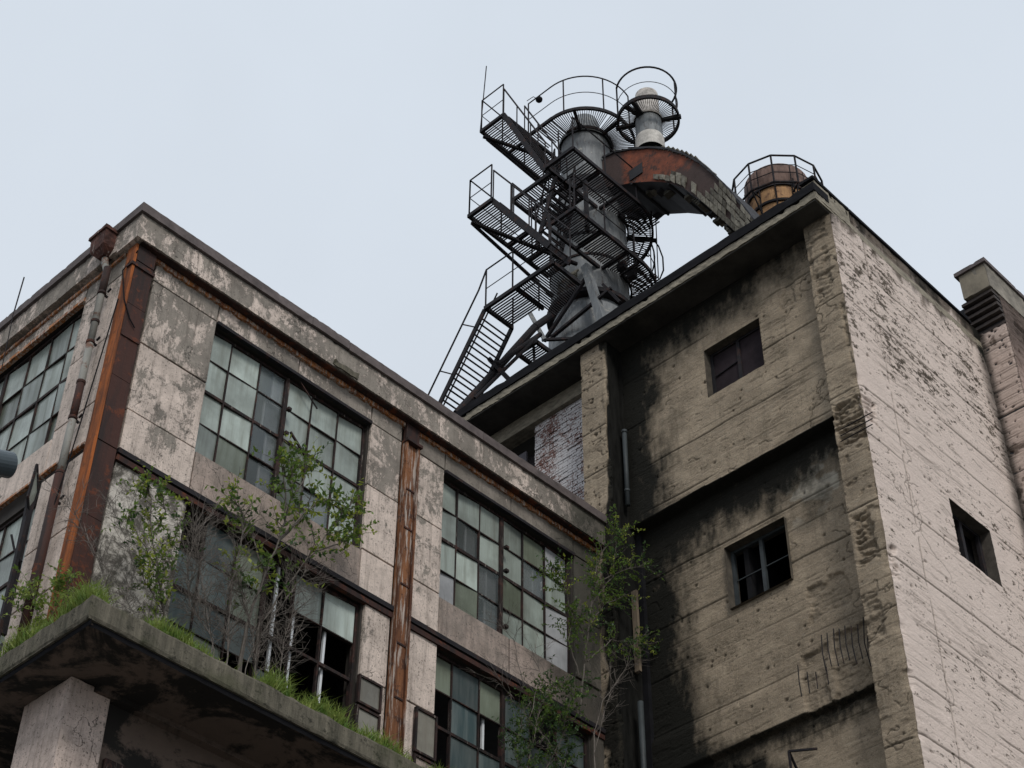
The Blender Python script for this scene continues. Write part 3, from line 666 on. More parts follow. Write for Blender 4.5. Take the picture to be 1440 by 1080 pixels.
# window reveals
def reveal(H, x0, dep, mat):
    a, b, c, e = H; x1 = x0+dep
    m = MB(); s = .02
    m.quad((x0, a, c), (x1, a, c), (x1, a, e), (x0, a, e)); m.quad((x0, b, c), (x0, b, e), (x1, b, e), (x1, b, c))
    m.quad((x0, a, e), (x1, a, e), (x1, b, e), (x0, b, e)); m.quad((x0, a, c), (x0, b, c), (x1, b, c), (x1, a, c))
    return m
def snap(H):
    f = lambda v, o: o+round((v-o)/ST)*ST
    return (f(H[0], y0), f(H[1], y0), f(H[2], 13.0), f(H[3], 13.0))
for H, x0, shut in ((snap(H1), XT-.005, True), (snap(H2), XT+.195, False)):
    reveal(H, x0, .34, M_SLAB).build('reveal', mat_plain('reveal_concrete', (.075,.064,.05), .5, sc=6), ct)
    wn = MB(); a, b, c, e = H; xw = x0+.20
    for q in ((a, b, e-.05, e), (a, b, c, c+.05), (a, a+.05, c+.051, e-.051), (b-.06, b, c+.051, e-.051), ((a+b)/2-.035, (a+b)/2+.035, c+.051, e-.051)):
        wn.box(xw-.03, xw+.03, q[0], q[1], q[2], q[3])
    wo = wn.build('window', M_STEEL if shut else M_PIPED, ct)
    if shut:
        ms = mat_plain('shutter_sheet', (.024,.018,.021), .3, rough=.85, spec=.1)
        MB().box(xw+.0, xw+.012, a+.05, (a+b)/2-.03, c+.05, e-.05).build('shutter_sheet', ms, wo)
        MB().box(xw+.004, xw+.016, (a+b)/2+.03, b-.05, c+.05, e-.05).build('shutter_sheet', ms, wo)
        MB().bar((xw-.015, (a+b)/2+.05, (c+e)/2+.06), (xw-.015, b-.08, (c+e)/2-.0), .02).build('glazing_bar', M_BLACK, wo)
    else:
        MB().box(xw-.01, xw+.01, a+.05, b-.05, (c+e)/2+.0, (c+e)/2+.015).build('glazing_bar', M_PIPED, wo)
# right face (normal -Y); U = world x
us = np.arange(0, 4.98+ST, ST); zs = np.arange(13.0, 25.42, ST); U, Z = np.meshgrid(us, zs)
x0r = XT-.20
d, cav = board_relief(U+31, Z, 44)
vj = 1.02+.03*(fbm(Z*1.2, Z*0, 91, 4)-.5)*2
vq = np.exp(-((U-vj)/.016)**2)*sm(.3, .5, fbm(Z*3, Z*0, 95, 3)+.1); d -= .02*vq; cav += .7*vq
cr1 = cracks(U, Z, 25, 45, .35, ang=.1); cr1 = np.maximum(cr1, cracks(U, Z, 26, 12, 1.0, ur=(.85, 1.2), ang=1.57)); d -= .012*np.clip(cr1, 0, 1); cav += .8*cr1
dd, m = spall(U, Z, .0, .42, 20.05, 20.6, 303, .07, 'h'); d += dd
dd, m2 = spall(U, Z, .0, .25, 16.9, 17.6, 304, .05, 'h'); d += dd
Y = YR-d+corner_pull(U, Z); Xr = x0r+U+corner_pull(U, Z)
pn = fbm(U*6.5+7+Z*.8, Z*15, 81, 6); pb = fbm(U*.8, Z*.8, 83, 4); pf = fbm(U*26, Z*50, 84, 3)
thr = .315+.09*sm(20.5, 24.8, Z)+.34*(pb-.5)+.08*sm(.4, .0, U)*sm(21, 24, Z)
topd = 25.3-Z
paint = sm(-.02, .02, pn*.66+pf*.34-thr)*(1-.95*sm(.55, .15, topd+ (fbm(U*6, Z*1.2, 85, 4)-.5)*1.3))
cav = cav*.75; paint *= 1-np.clip(cav, 0, 1)*.6
stain_shade = .75*sm(.6, .0, topd+(fbm(U*5, Z*1.0, 88, 4)-.4)*1.6)*sm(.3, .6, fbm(U*3, Z*1.5, 89, 3))+.7*sm(4.6, 4.95, U+.3*(fbm(U*3, Z*2, 86, 4)-.5))
stain_shade = np.maximum(stain_shade, .6*sm(.35, .1, U)*sm(24.0, 25, Z))
a = hit(1333, 700, 1, YR); b = hit(1352, 780, 1, YR); c_ = hit(1392, 745, 1, YR); e_ = hit(1410, 828, 1, YR)
H3 = (round(((a.x+b.x)/2-x0r)/ST)*ST, round(((c_.x+e_.x)/2-x0r)/ST)*ST, 13+round(((b.z+e_.z)/2-13)/ST)*ST, 13+round(((a.z+c_.z)/2-13)/ST)*ST)
P = np.stack([Xr, Y, Z], -1)
wr = wall_mesh('side_wall', U, Z, P, [H3], MT_R, ct, dict(cav=cav, stain_shade=stain_shade, paint=paint))
a, b, c, e = H3; a += x0r; b += x0r
m = MB(); yy0, yy1 = YR+.004, YR+.38
m.quad((a, yy0, c), (a, yy1, c), (a, yy1, e), (a, yy0, e)); m.quad((b, yy0, c), (b, yy0, e), (b, yy1, e), (b, yy1, c)); m.quad((a, yy0, e), (a, yy1, e), (b, yy1, e), (b, yy0, e)); m.quad((a, yy0, c), (b, yy0, c), (b, yy1, c), (a, yy1, c))
m.build('reveal', mat_plain('reveal_rough', (.07,.06,.05), .5, sc=6), ct)
wn = MB()
for q in ((a, b, e-.06, e), (a, b, c, c+.05), (a, a+.05, c+.05, e-.06), (b-.09, b, c+.05, e-.06), ((a+b)/2-.05, (a+b)/2+.04, c+.05, e-.06)): wn.box(q[0], q[1], YR+.2, YR+.26, q[2], q[3])
wo = wn.build('window', M_STEEL, ct)
MB().box(a+.05, a+.25, YR+.225, YR+.235, c+.05, c+.2).build('pane', M_FROST, wo)
# body of the tower
M_VOID = mat_plain('dark_room', (.012,.012,.013), .3, spec=.05)  # unlit look of the rooms is put into a near-black wall colour
MB().box(XT+2.6, XT+2.7, YR+.4, 15.7, 12.9, 25.0).box(XT+.4, XT+2.59, 15.6, 15.7, 12.9, 25.0).box(XT+.4, XT+2.59, YR+2.9, YR+3.0, 12.9, 25.0).box(XT+.4, XT+2.59, 12.2, 12.3, 12.9, 25.0).build('inner_wall', M_VOID, ct)
for z in (12.95, 16.2, 20.4): MB().box(XT+.4, XT+2.58, YR+.39, 15.58, z, z+.1).build('floor_slab', M_VOID, ct)
MB().box(XT+2.75, 23.8, YR+.4, 15.7, 0, 25.0).build('tower_core', M_VOID, ct)
MB().box(XT-.2, XT+.4, YR+.05, 15.7, 0, 13.0).build('base_wall', M_SLAB, ct)
MB().box(XT+.4, 23.9, YR+.02, YR+.38, 0, 13.0).build('base_wall', M_SLAB, ct)
# roof slab with worn edge and black upstand
relief_box('roof_slab', M_SLAB, ct, 18.53, 27, YR+.0, 27, ZS, 25.12, amp=.014, seed=50, ax='y', step=.08)
MB().box(18.555, 26.5, YR+.03, 27, ZS-.035, ZS-.016).build('soffit', mat_plain('soffit_dark', (.040,.037,.033), .6, sc=1.3), ct)  # dark base colour over the whole eave underside
relief_box('roof_upstand', M_BLACK, ct, 18.50, 18.95, YR-.02, 27, 25.122, 25.33, amp=.008, seed=51, ax='y', step=.2)
MB().box(18.9, 27, YR+.3, 27, 25.05, 25.20).build('roof', M_BLACK, ct)
# eave end on the right-hand face
relief_box('eave_end', M_SLAB, ct, 18.56, 19.6, YR-.015, YR+.25, 25.0, 25.42, amp=.012, seed=52)
MB().box(18.5, 19.6, YR-.03, YR+.26, 25.44, 25.50).box(19.605, 23.6, YR-.04, YR+.25, 25.41, 25.48).build('parapet_capping', M_BLACK, ct, jag=.004)
hh = hit(1353, 444, 1, YR+.5); MB().box(hh.x, hh.x+1.0, YR+.5, 13.5, 25.2, hh.z).build('roof_hatch', M_BLACK, ct, bevel=.02)
# pier at the junction with the factory
pr = relief_box('pier', MT_F, ct, 18.70, 19.3, 15.62, 16.25, 12, ZS, amp=.0, seed=53)
ct_p = pr
us = np.arange(15.60, 16.27, ST); zs = np.arange(12.0, 24.98, ST); U, Z = np.meshgrid(us, zs)
d, cav = board_relief(U+3, Z, 66); cr1 = cracks(U, Z, 65, 24, .35, ang=.1); d -= .015*cr1; cav += cr1
edge = sm(.10, .0, U-15.60)*(.03+.12*sm(.45, .6, fbm(Z*1.7, Z*0, 68, 4))*sm(24.2, 22.8, Z))
stp = sm(-.1, .15, (15.80-U)/.35+ (fbm(U*4, Z*1.2, 67, 4)-.62)*1.6+.5*sm(22.0, 20.5, Z)+.5*sm(18, 15, Z))
wall_mesh('pier_face', U, Z, np.stack([18.68-d+edge, U+edge*.5, Z], -1), [], MT_F, ct, dict(cav=cav, stain_shade=.9*stp, paint=0*U), flip=True)
bpy.data.objects.remove(pr)
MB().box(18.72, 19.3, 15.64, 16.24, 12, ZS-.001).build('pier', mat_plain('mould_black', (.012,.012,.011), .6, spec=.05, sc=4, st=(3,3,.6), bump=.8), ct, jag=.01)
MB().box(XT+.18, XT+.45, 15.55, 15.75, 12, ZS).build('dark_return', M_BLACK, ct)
# pipes in the dark corner
p1 = hit(878, 608, 0, 19.0); p2 = hit(884, 710, 0, 19.0)
MB().tube([(19.0, p1.y, p1.z), (19.0, p1.y, p2.z)], .045, 12).tube([(19.0, p1.y, p1.z-.02), (19.0, p1.y, p1.z+.04)], .055, 12).tube([(19.0, p1.y, p2.z+.3), (19.0, p1.y, p2.z+.35)], .054, 12).build('pipe', M_PIPED, ct, smooth=True)
p1 = hit(897, 850, 0, 19.1); p2 = hit(898, 945, 0, 19.1)
MB().box(19.07, 19.13, p2.y-.05, p2.y+.05, p2.z, p1.z+.3).build('timber_batten', mat_plain('timber', (.16,.125,.09), .3, sc=5, st=(4,4,.5)), ct, jag=.004)
MB().tube([(18.95, 15.42, 16.9), (18.95, 15.42, 14.5)], .05, 12).build('pipe', M_PIPED, ct, smooth=True)
# exposed rebar in the spalled patches
for px, pa, pb_ in ((1155, 893, 945), (1163, 890, 938), (1172, 884, 938), (1180, 884, 935), (1188, 880, 930), (1197, 880, 935), (1206, 878, 928), (1214, 868, 940), (1219, 872, 950), (1122, 935, 980), (1135, 945, 975), (1147, 945, 968), (1162, 938, 962)):
    a = hit(px, pa, 0, XT-.02); b = hit(px+4, pb_, 0, XT-.02); MB().tube([a, (a+b)/2+Vector((.004, .006, 0)), Vector((a.x, a.y, b.z))], .009, 5).build('rebar', M_STEEL, ct)
for pa in (594, 603, 611):
    a = hit(1182, pa+10, 0, 18.93); b = hit(1228, pa-8, 0, 18.93); MB().tube([a, Vector((b.x, b.y, a.z))], .010, 5).build('rebar', M_STEEL, ct)
a = hit(1118, 1062, 0, 19.0)
MB().bar((19.2, a.y, a.z-.5), (18.85, a.y, a.z), .03).bar((18.85, a.y, a.z), (18.9, a.y-.45, a.z-.12), .03).bar((18.85, a.y, a.z), (18.87, a.y, a.z-.8), .03).build('bracket', M_STEEL, ct)
# brick infill above the factory roof
br = MB(); ba = []; rr = random.Random(3)
mats = []
z = 20.5; row = 0
brw, brh = .235, .066
while z < 24.55:
    y = 16.26+(row % 2)*.12
    while y < 18.03:
        o = rr.uniform(-.008, .008) + (.02 if rr.random() < .08 else 0)
        if rr.random() > .02: br.box(19.30+o, 19.36, y+.004, min(y+brw-.008, 18.05), z+.004, z+brh-.006); ba.append(rr.random())
        y += brw
    z += brh; row += 1
bb = NB('whitewashed_brick', .9, .2)
bn = bb.noise(1.8, 8, .7, dist=.3); b5 = bb.noise(25, 4, .7)
mk = bb.rng(bb.math('ADD', bn, bb.math('MULTIPLY', bb.math('SUBTRACT', b5, .5), .9)), .40, .52)
bb.col(bb.mix(mk, bb.mix(bb.noise(8, 4), (.13,.055,.045), (.20,.12,.10)), bb.mix(bb.noise(6, 4), (.45,.43,.43), (.62,.60,.60))))
bb.bump(b5, .6, .01)
stuff(br.build('brick', bb.m, ct))
MB().box(19.362, 19.4, 16.2, 18.05, 20.4, 24.6).build('mortar_bed', mat_plain('mortar', (.10,.085,.075), .3, sc=6), ct)
MB().box(19.20, 19.5, 16.26, 27, 24.56, ZS-.005).build('lintel_beam', M_SLAB, ct, jag=.006)
MB().box(19.9, 20.0, 18.06, 21.5, 20.4, 24.55).build('blind_wall', mat_plain('blind_grey', (.045,.04,.045), .2), ct)
MB().box(19.42, 19.46, 18.4, 19.6, 21.0, 24.2).build('sheet_panel', mat_plain('sheet_mauve', (.10,.092,.105), .15), ct)
MB().box(19.25, 19.5, 21.5, 27, 20.4, 24.55).build('rear_wall', M_SLAB, ct)

#==================================================================== BRICK WING on the right
bw = thing('brick_wing', (23.9, 9.95, 0), 'taller brick wing with capped parapet and corbelled ledge beside the pale side wall', 'building')
XW, YW = 23.9, 9.95
us = np.arange(0, YR-YW+.04, .02); zs = np.arange(13, 25.36, .02); U, Z = np.meshgrid(us, zs)
d, cav = board_relief(U+9, Z, 95)
row = np.floor(Z/.066); fr = np.abs(Z/.066-row-.5)*2; bk = sm(.35, .55, fbm(U*1.5, Z*.8, 97, 4)); jt = sm(.7, 1, fr)*bk; d -= .010*jt; cav += .5*jt
jq = np.exp(-((Z-hit(1408, 587, 0, XW).z)/.02)**2); d -= .04*jq; cav += 1.2*jq
pt = sm(.26, .33, fbm(U*3, Z*3, 98, 5))*(1-jt*.5)
wall_mesh('pilaster_face', U, Z, np.stack([XW-d*1.2+.02*sm(.06, 0, U), YW+U, Z], -1), [], mat_concrete('pilaster_paint', (.16,.12,.10), (.60,.48,.42), 1), bw, dict(cav=cav, stain_shade=.75*sm(.42, .58, U), paint=pt), flip=True)
us = np.arange(0, 3.4, .025); zs = np.arange(13, 26.2, .02); U, Z = np.meshgrid(us, zs)
row = np.floor(Z/.066); fr = np.abs(Z/.066-row-.5)*2; jt = sm(.7, 1, fr); bo = (_h(row, np.floor(U/.24+.5*(row % 2)), 5)-.5)
hj = sm(.92, 1, np.abs((U/.24+.5*(row % 2)) % 1-.5)*2); d = -.012*np.maximum(jt, hj)+.012*bo+.01*(fbm(U*8, Z*8, 4, 3)-.5)
pt = sm(.34, .42, fbm(U*2, Z*2, 99, 5)); 
wall_mesh('brick_face', U, Z, np.stack([XW+U, YW-d, Z], -1), [], mat_concrete('wing_brick', (.16,.10,.08), (.52,.39,.34), 1), bw, dict(cav=np.maximum(jt, hj)*.6, stain_shade=.65*sm(23.2, 25.4, Z+.8*(fbm(U*2, Z, 7, 4)-.5)), paint=pt*.8))
MB().box(XW+.02, 30, YW+.05, 14, 0, 26.2).build('wing_core', M_INT, bw)
# corbel courses stepping out under the parapet
for k in range(6):
    z = 25.30+k*.125; o = .06*k
    MB().box(XW-o+.0, XW+.05, YW+.01, YR-.02+.10, z, z+.07).build('corbel_course', mat_plain('soot_brick%d' % k, (.05,.040,.036), .3, sc=9), bw, jag=.004)
    MB().box(XW-o+.05, XW+.04, YW+.02, YR-.03+.10, z+.071, z+.124).build('recessed_course', M_BLACK, bw)
zt0, zt1 = 26.04, 26.66
relief_box('parapet', mat_plain('parapet_render', (.205,.178,.135), .35, sc=2), bw, XW-.36, XW+.5, YW, YR-.02, zt0, zt1, amp=.004, seed=60, ax='y')
relief_box('parapet', mat_plain('parapet_side', (.20,.18,.15), .55, sc=3), bw, XW-.355, 30, YW-.015, YW+.4, zt0-.01, zt1-.001, amp=.006, seed=61)
relief_box('coping', M_COPING, bw, XW-.41, XW+.6, YW-.05, YR+.05, zt1+.002, zt1+.10, amp=.004, seed=62, ax='y')
relief_box('coping', M_COPING, bw, XW+.601, 30, YW-.05, YW+.5, zt1+.002, zt1+.10, amp=.004, seed=63)

#==================================================================== STACK, PLATFORMS
OX, OY = 21.5, 18.37
def rp(x, y, z): return Vector((OX+x, OY+y, z))
stk = thing('steel_stack', (OX, OY, 25.2), 'large grey steel stack with domed hopper rising through the circular platforms', 'chimney')
MB().lathe((OX, OY, 0), [(.95,25.2),(.97,27.9),(.96,28.6),(.88,29.0),(.80,29.25)], 48).build('hopper', M_ZINC, stk, smooth=True)
MB().lathe((OX, OY, 0), [(.80,29.25),(1.0,29.26),(1.0,29.38),(.86,29.40)], 48).build('flange', M_STEEL, stk)
MB().lathe((OX, OY, 0), [(.86,29.44),(.90,29.9),(.90,32.6),(.88,32.65)], 48).build('barrel', M_ZINC, stk, smooth=True)
MB().lathe((OX, OY, 0), [(.90,31.2),(.925,31.2),(.925,31.27),(.90,31.27)], 48).lathe((OX, OY, 0), [(.90,30.5),(.925,30.5),(.925,30.56),(.90,30.56)], 48).build('seam_band', M_STEEL, stk)
MB().lathe((OX, OY, 0), [(.88,32.65),(.72,33.2),(.62,33.6)], 48).build('cone', M_DUCTD, stk, smooth=True)
MB().lathe((OX, OY, 0), [(.62,33.6),(.60,35.2)], 48).build('neck', M_ZINC, stk, smooth=True)
MB().lathe((OX, OY, 0), [(.66,35.2),(.66,35.32),(.40,35.34),(.40,35.9),(.34,36.2),(.0,36.3)], 40).build('cap', M_ZINC, stk, smooth=True)
MB().box(OX-.9, OX-.55, OY-.35, OY+.15, 29.6, 30.0).build('torn_lagging', M_TILE, stk, jag=.06)

tw = thing('platform_tower', (OX-2, OY, 25.2), 'black steel stair tower of grated landings, railings and steep flights around the grey stack', 'stair tower')
def grate_rect(x0, x1, y0, y1, z, along='y', step=.062, gone=(), par=None):
    m = MB(); n = int(((x1-x0) if along == 'y' else (y1-y0))/step); rr = random.Random(int(x0*100+z*10))
    for i in range(n):
        t = (i+.5)*step+rr.uniform(-.007, .007)
        if rr.random() < .025: continue
        if along == 'y': m.bar(rp(x0+t, y0, z), rp(x0+t, y1, z), .022, .03)
        else: m.bar(rp(x0, y0+t, z), rp(x1, y0+t, z), .022, .03)
    return stuff(m.build('grating', M_STEEL, par))
def frame_rect(name, x0, x1, y0, y1, z, cross=(), h=.10, sides='nsew', cw=.06):
    m = MB()
    if 's' in sides: m.bar(rp(x0, y0, z), rp(x1, y0, z), .06, h)
    if 'n' in sides: m.bar(rp(x0, y1, z), rp(x1, y1, z), .06, h)
    if 'w' in sides: m.bar(rp(x0, y0-.03, z), rp(x0, y1+.03, z), .06, h)
    if 'e' in sides: m.bar(rp(x1, y0-.03, z), rp(x1, y1+.03, z), .06, h)
    for c in cross: m.bar(rp(c, y0, z-.03), rp(c, y1, z-.03), cw, .09)
    return m.build(name, M_STEEL, tw)
def railing(pts, z, h=1.2, closed=False, posts=None, mid=True, par=None, zb=0):
    m = MB(); P = [rp(x, y, z) for x, y in pts]
    up = Vector((0, 0, h))
    for i in range(len(P)-1):
        m.tube([P[i]+up, P[i+1]+up], .019, 6)
        if mid: m.tube([P[i]+up*.5, P[i+1]+up*.5], .011, 5)
    for i in (posts if posts is not None else range(len(P))): m.bar(P[i], P[i]+up, .026)
    return m.build('railing', M_STEEL, par or tw)
def arc(r, a0, a1, n, cx=0, cy=0): return [(cx+r*math.cos(R(a0+(a1-a0)*i/n)), cy+r*math.sin(R(a0+(a1-a0)*i/n))) for i in range(n+1)]
def ringplat(z, r0, r1, a0, a1, par, rad=True, thick=.10, spokes=(), step=.055):
    m = MB(); pts = arc(r1, a0, a1, 40)
    for i in range(40): m.bar(rp(*pts[i], z), rp(*pts[i+1], z), .05, thick)
    for s in spokes: m.bar(rp(r0*math.cos(R(s)), r0*math.sin(R(s)), z-.06), rp(r1*1.06*math.cos(R(s)), r1*1.06*math.sin(R(s)), z-.06), .07, .08)
    for i in range(40):
        p = arc(r0+.02, a0, a1, 40); m.bar(rp(*p[i], z), rp(*p[i+1], z), .04, .10)
    o = m.build('ring_frame', M_STEEL, par)
    g_ = MB(); L = R(a1-a0)*(r0+r1)/2; n = int(L/step)
    for i in range(n):
        if random.random() < .03: continue
        t = R(a0)+R(a1-a0)*i/n
        g_.bar(rp(r0*math.cos(t), r0*math.sin(t), z), rp(r1*math.cos(t), r1*math.sin(t), z), .015, .022)
    stuff(g_.build('grating', M_STEEL, par if par.parent is None else par))
    return o
ZT_, ZM_, ZN_, ZQ_ = 35.28, 32.12, 30.12, 27.5
# top level
f = frame_rect('top_landing', -2.14, .1, .76, 1.50, ZT_, cross=(-1.2,))
grate_rect(-2.12, .05, .78, 1.48, ZT_, par=f)
f = frame_rect('top_deck', -1.24, -.70, .0, .74, ZT_, sides='w', cross=())
grate_rect(-1.22, -.62, .0, .74, ZT_, par=f, along='x')
ringplat(ZT_, .64, 1.24, -180, 110, f, spokes=(-95, -35, 20, -150), step=.045)
r_ = railing([(-2.14, 1.5), (-2.14, .76)], ZT_)
railing([(-2.14, 1.5), (-1.4, 1.5), (-.6, 1.5), (.1, 1.5)], ZT_)
pts = [(-1.24, .76), (-1.24, 0)]+arc(1.24, 180, 284, 18)[1:]
railing(pts, ZT_, h=1.25, posts=[0, 4, 12, 19])
# level M and N: walkway tangent to the ring
for z, nm in ((ZM_, 'upper_deck'), (ZN_, 'lower_deck')):
    f = frame_rect(nm, -2.2, .1, -1.52, -.72, z, cross=(-1.3, -.45), h=.10, sides='nsw')
    grate_rect(-2.18, .9, -1.49, -.85, z, par=f)
    ringplat(z, .92, 1.52, -90, 60, f, spokes=(-42, 5, 40))
    m = MB(); m.bar(rp(.98, -.95, z-.02), rp(1.45, -.2, z-.02), .03).bar(rp(1.5, -.6, z-.02), rp(.95, -.3, z-.02), .03); m.build('cross_brace', M_STEEL, f)
    railing([(-2.2, -.72), (-2.2, -1.52), (-1.2, -1.52), (-.2, -1.52)]+arc(1.52, -80, 20, 14), z, h=1.1, posts=[0, 1, 2, 3, 7, 11, 16], mid=True) if z == ZN_ else \
    railing([(-2.2, -1.52), (-1.1, -1.52), (0, -1.52)]+arc(1.52, -80, 20, 12), z, h=1.1, posts=[0, 1, 2, 7, 12], mid=False)
# level M inner landing to take the flight down from the top
f = frame_rect('mid_landing', -2.0, -.95, -.70, .55, ZM_, cross=(-1.5,)); grate_rect(-1.98, -.97, -.68, .53, ZM_, along='x', par=f)
# landing P3 (level N)
f = frame_rect('outer_landing', -3.60, -1.1, -.36, .31, ZN_, cross=(-2.4, -1.75)); grate_rect(-3.58, -1.12, -.34, .29, ZN_, par=f)
MB().bar(rp(-3.5, .33, ZN_-.1), rp(-1.0, -.5, ZN_-.12), .07, .07).bar(rp(-3.5, .33, ZN_-.12), rp(-.9, .33, ZN_-.5), .06, .06).build('brace', M_STEEL, tw)
MB().bar(rp(-2.05, 1.52, ZT_-.1), rp(-.6, .9, ZT_-.12), .07, .07).bar(rp(-1.95, 1.5, ZT_-.12), rp(.2, 1.2, ZT_-.7), .06, .06).build('brace', M_STEEL, tw)
railing([(-3.60, .31), (-3.60, -.36)], ZN_, h=1.18); railing([(-3.60, .31), (-2.6, .31), (-1.6, .31)], ZN_, h=1.18)
railing([(-2.95, -.36), (-2.2, -.36), (-2.2, -1.4)], ZN_, h=1.1)
# lowest walkway
f = frame_rect('long_walkway', -3.18, -2.36, -1.75, .16, ZQ_, cross=(), sides='wns'); grate_rect(-3.16, -2.38, -.7, .14, ZQ_, par=f)
g_ = MB()
for i in range(18): g_.bar(rp(-3.16, -.76-i*.055, ZQ_), rp(-2.0-.02*i, -.76-i*.055, ZQ_), .020, .03)
stuff(g_.build('grating', M_STEEL, f)); MB().bar(rp(-3.18, -.72, ZQ_-.02), rp(-2.36, -.72, ZQ_-.02), .06, .1).build('cross_beam', M_STEEL, f)
railing([(-3.18, .16), (-3.18, -.62), (-3.18, -1.7)], ZQ_, h=1.15)
railing([(-2.36, .16), (-2.36, -.6)], ZQ_, h=.9)
f = frame_rect('small_landing', -1.75, -.9, .05, .6, ZQ_-.05); grate_rect(-1.73, -.92, .07, .58, ZQ_-.05, par=f)
# flights: steep ladders running along Y
def flight(name, x0, x1, ya, za, yb, zb, n, rail=True, railside=None):
    m = MB(); a0, b0 = rp(x0, ya, za), rp(x0, yb, zb); a1, b1 = rp(x1, ya, za), rp(x1, yb, zb)
    m.bar(a0, b0, .04, .12); m.bar(a1, b1, .04, .12); o = m.build(name, M_STEEL, tw)
    for i in range(1, n):
        t = i/n; c0 = a0.lerp(b0, t); c1 = a1.lerp(b1, t); s = MB()
        for dy in (-.07, .07): s.bar(c0+Vector((0, dy, 0)), c1+Vector((0, dy, 0)), .026, .03)
        s.bar(c0+Vector((0,-.07,-.0)), c0+Vector((0,.07,0)), .02)
        s.build('step', M_STEEL, o)
    if rail:
        r = MB(); up = Vector((0, 0, 1.0)); q = a0 if railside != 1 else a1; q2 = b0 if railside != 1 else b1
        for s_ in ((a0, b0), (a1, b1)):
            r.tube([s_[0]+up, s_[1]+up], .022, 6)
            for t in (0, .33, .66, 1): k = s_[0].lerp(s_[1], t); r.tube([k, k+up], .016, 5)
        r.build('handrail', M_STEEL, o)
    return o
flight('stair_flight', -2.14, -1.40, .74, ZT_, -.62, ZM_, 14)
flight('stair_flight', -3.56, -2.92, -.38, ZN_, -2.0, ZQ_, 12)
flight('stair_flight', -1.9, -1.2, -.1, ZN_, -.7, ZM_-.1, 10)
# the long outer flight down to the roof
F0 = flight('stair_flight', -3.16, -2.36, .20, ZQ_, 1.95, 24.9, 12, rail=False)
r = MB()
r.tube([rp(-3.18, .16, ZQ_+1.15), rp(-3.18, .38, ZQ_+.68), rp(-3.18, 2.10, 24.9+.72)], .022, 6)
for t in (.14, .50, .86): k = rp(-3.18, .2+1.75*t, ZQ_-2.6*t); r.tube([k, k+Vector((0, .40, .35))], .016, 5)
r.tube([rp(-2.8, .2, ZQ_+.75), rp(-2.8, 1.95, 24.9+.75)], .02, 6)
r.build('handrail', M_STEEL, F0)
# rakers and bracing down to the roof edge
def pxv(px, py, x): return hit(px, py, 0, OX+x)
def raker(name, a, xa, b, xb, r, mat=M_STEEL, sq=False, par=tw):
    A = pxv(*a, xa); B = pxv(*b, xb); m = MB()
    (m.bar(A, B, r*2, r*2) if sq else m.tube([A, B], r, 10)); return m.build(name, mat, par, smooth=False)
raker('raking_tube', (642, 582), -2.9, (752, 460), -1.6, .085)
raker('raking_tube', (752, 460), -1.6, (778, 442), -1.1, .085)
raker('brace', (700, 512), -2.4, (760, 470), -1.6, .055)
raker('brace', (668, 560), -2.7, (756, 474), -1.7, .04)
raker('brace', (688, 505), -2.4, (722, 540), -2.2, .045, sq=True)
raker('brace', (750, 480), -1.6, (752, 520), -1.6, .03)
raker('brace', (775, 475), -1.1, (860, 405), -1.0, .035, sq=True)
raker('brace', (765, 480), -1.2, (826, 388), -1.0, .035, sq=True)
raker('support_leg', (824, 375), -1.0, (848, 455), -1.0, .085, M_ZINC, sq=True)
raker('brace', (848, 400), -1.0, (872, 425), -1.0, .03, sq=True)
raker('brace', (745, 440), -1.6, (766, 478), -1.4, .04, M_ZINC, sq=True)
raker('brace', (762, 478), -1.4, (812, 476), -1.0, .03, sq=True)
raker('hanger_post', (785, 185), -1.25, (788, 330), -1.2, .02)
raker('tower_post', (823, 255), -1.6, (826, 325), -1.6, .04, sq=True)
raker('cross_beam', (690, 500), -2.5, (880, 392), -2.0, .0, sq=True) if False else None
# cage ladder hoops hanging on the right of the lower deck
lad = MB()
for i, (a, b) in enumerate((((913, 282), (916, 390)), ((921, 282), (926, 392)))): lad.tube([pxv(*a, 1.2), pxv(*b, 1.2)], .014, 5)
lad.tube([pxv(*p, 1.2) for p in ((918, 336), (926, 346), (932, 362), (933, 380), (928, 392))], .02, 6)
lad.tube([pxv(*p, 1.2) for p in ((909, 276), (912, 290), (911, 300), (905, 305))], .012, 6)
lad.build('caged_ladder', M_STEEL, tw)
for x_ in (0, -.35): MB().box(OX+x_, OX+x_+.13, OY-1.3, OY-1.1, ZN_-.25, ZN_-.05).build('junction_box', M_STEEL, tw)

ld = thing('round_lamp', tuple(pxv(758, 140, -1.2)), 'small round black lamp on a thin arm beside the top railing', 'lamp')
c = pxv(758, 140, -1.2); m = MB(); m.lathe((c.x, c.y, c.z), [(0,-.09),(.05,-.08),(.085,-.03),(.09,.02),(.06,.07),(0,.09)], 16); m.build('lamp_head', M_BLACK, ld, smooth=True)
MB().tube([c, pxv(750, 136, -1.2), pxv(741, 142, -1.24)], .010, 5).build('arm', M_STEEL, ld)
lr = MB().tube([rp(-2.16, 1.52, ZT_), pxv(684, 93, -2.15)], .014, 5).build('lightning_rod', M_STEEL)
tag(lr, 'thin upright rod at the outer corner of the topmost landing', 'rod')
lr2 = MB().tube([hit(18, 445, 0, XF-.05), hit(34, 390, 0, XF+.0)], .012, 5).tube([hit(18, 445, 0, XF-.05), hit(2, 520, 0, XF-.05)], .008, 5).build('aerial_rod', M_STEEL)
tag(lr2, 'thin grey rod leaning above the edge of the low block beyond the hopper', 'rod')

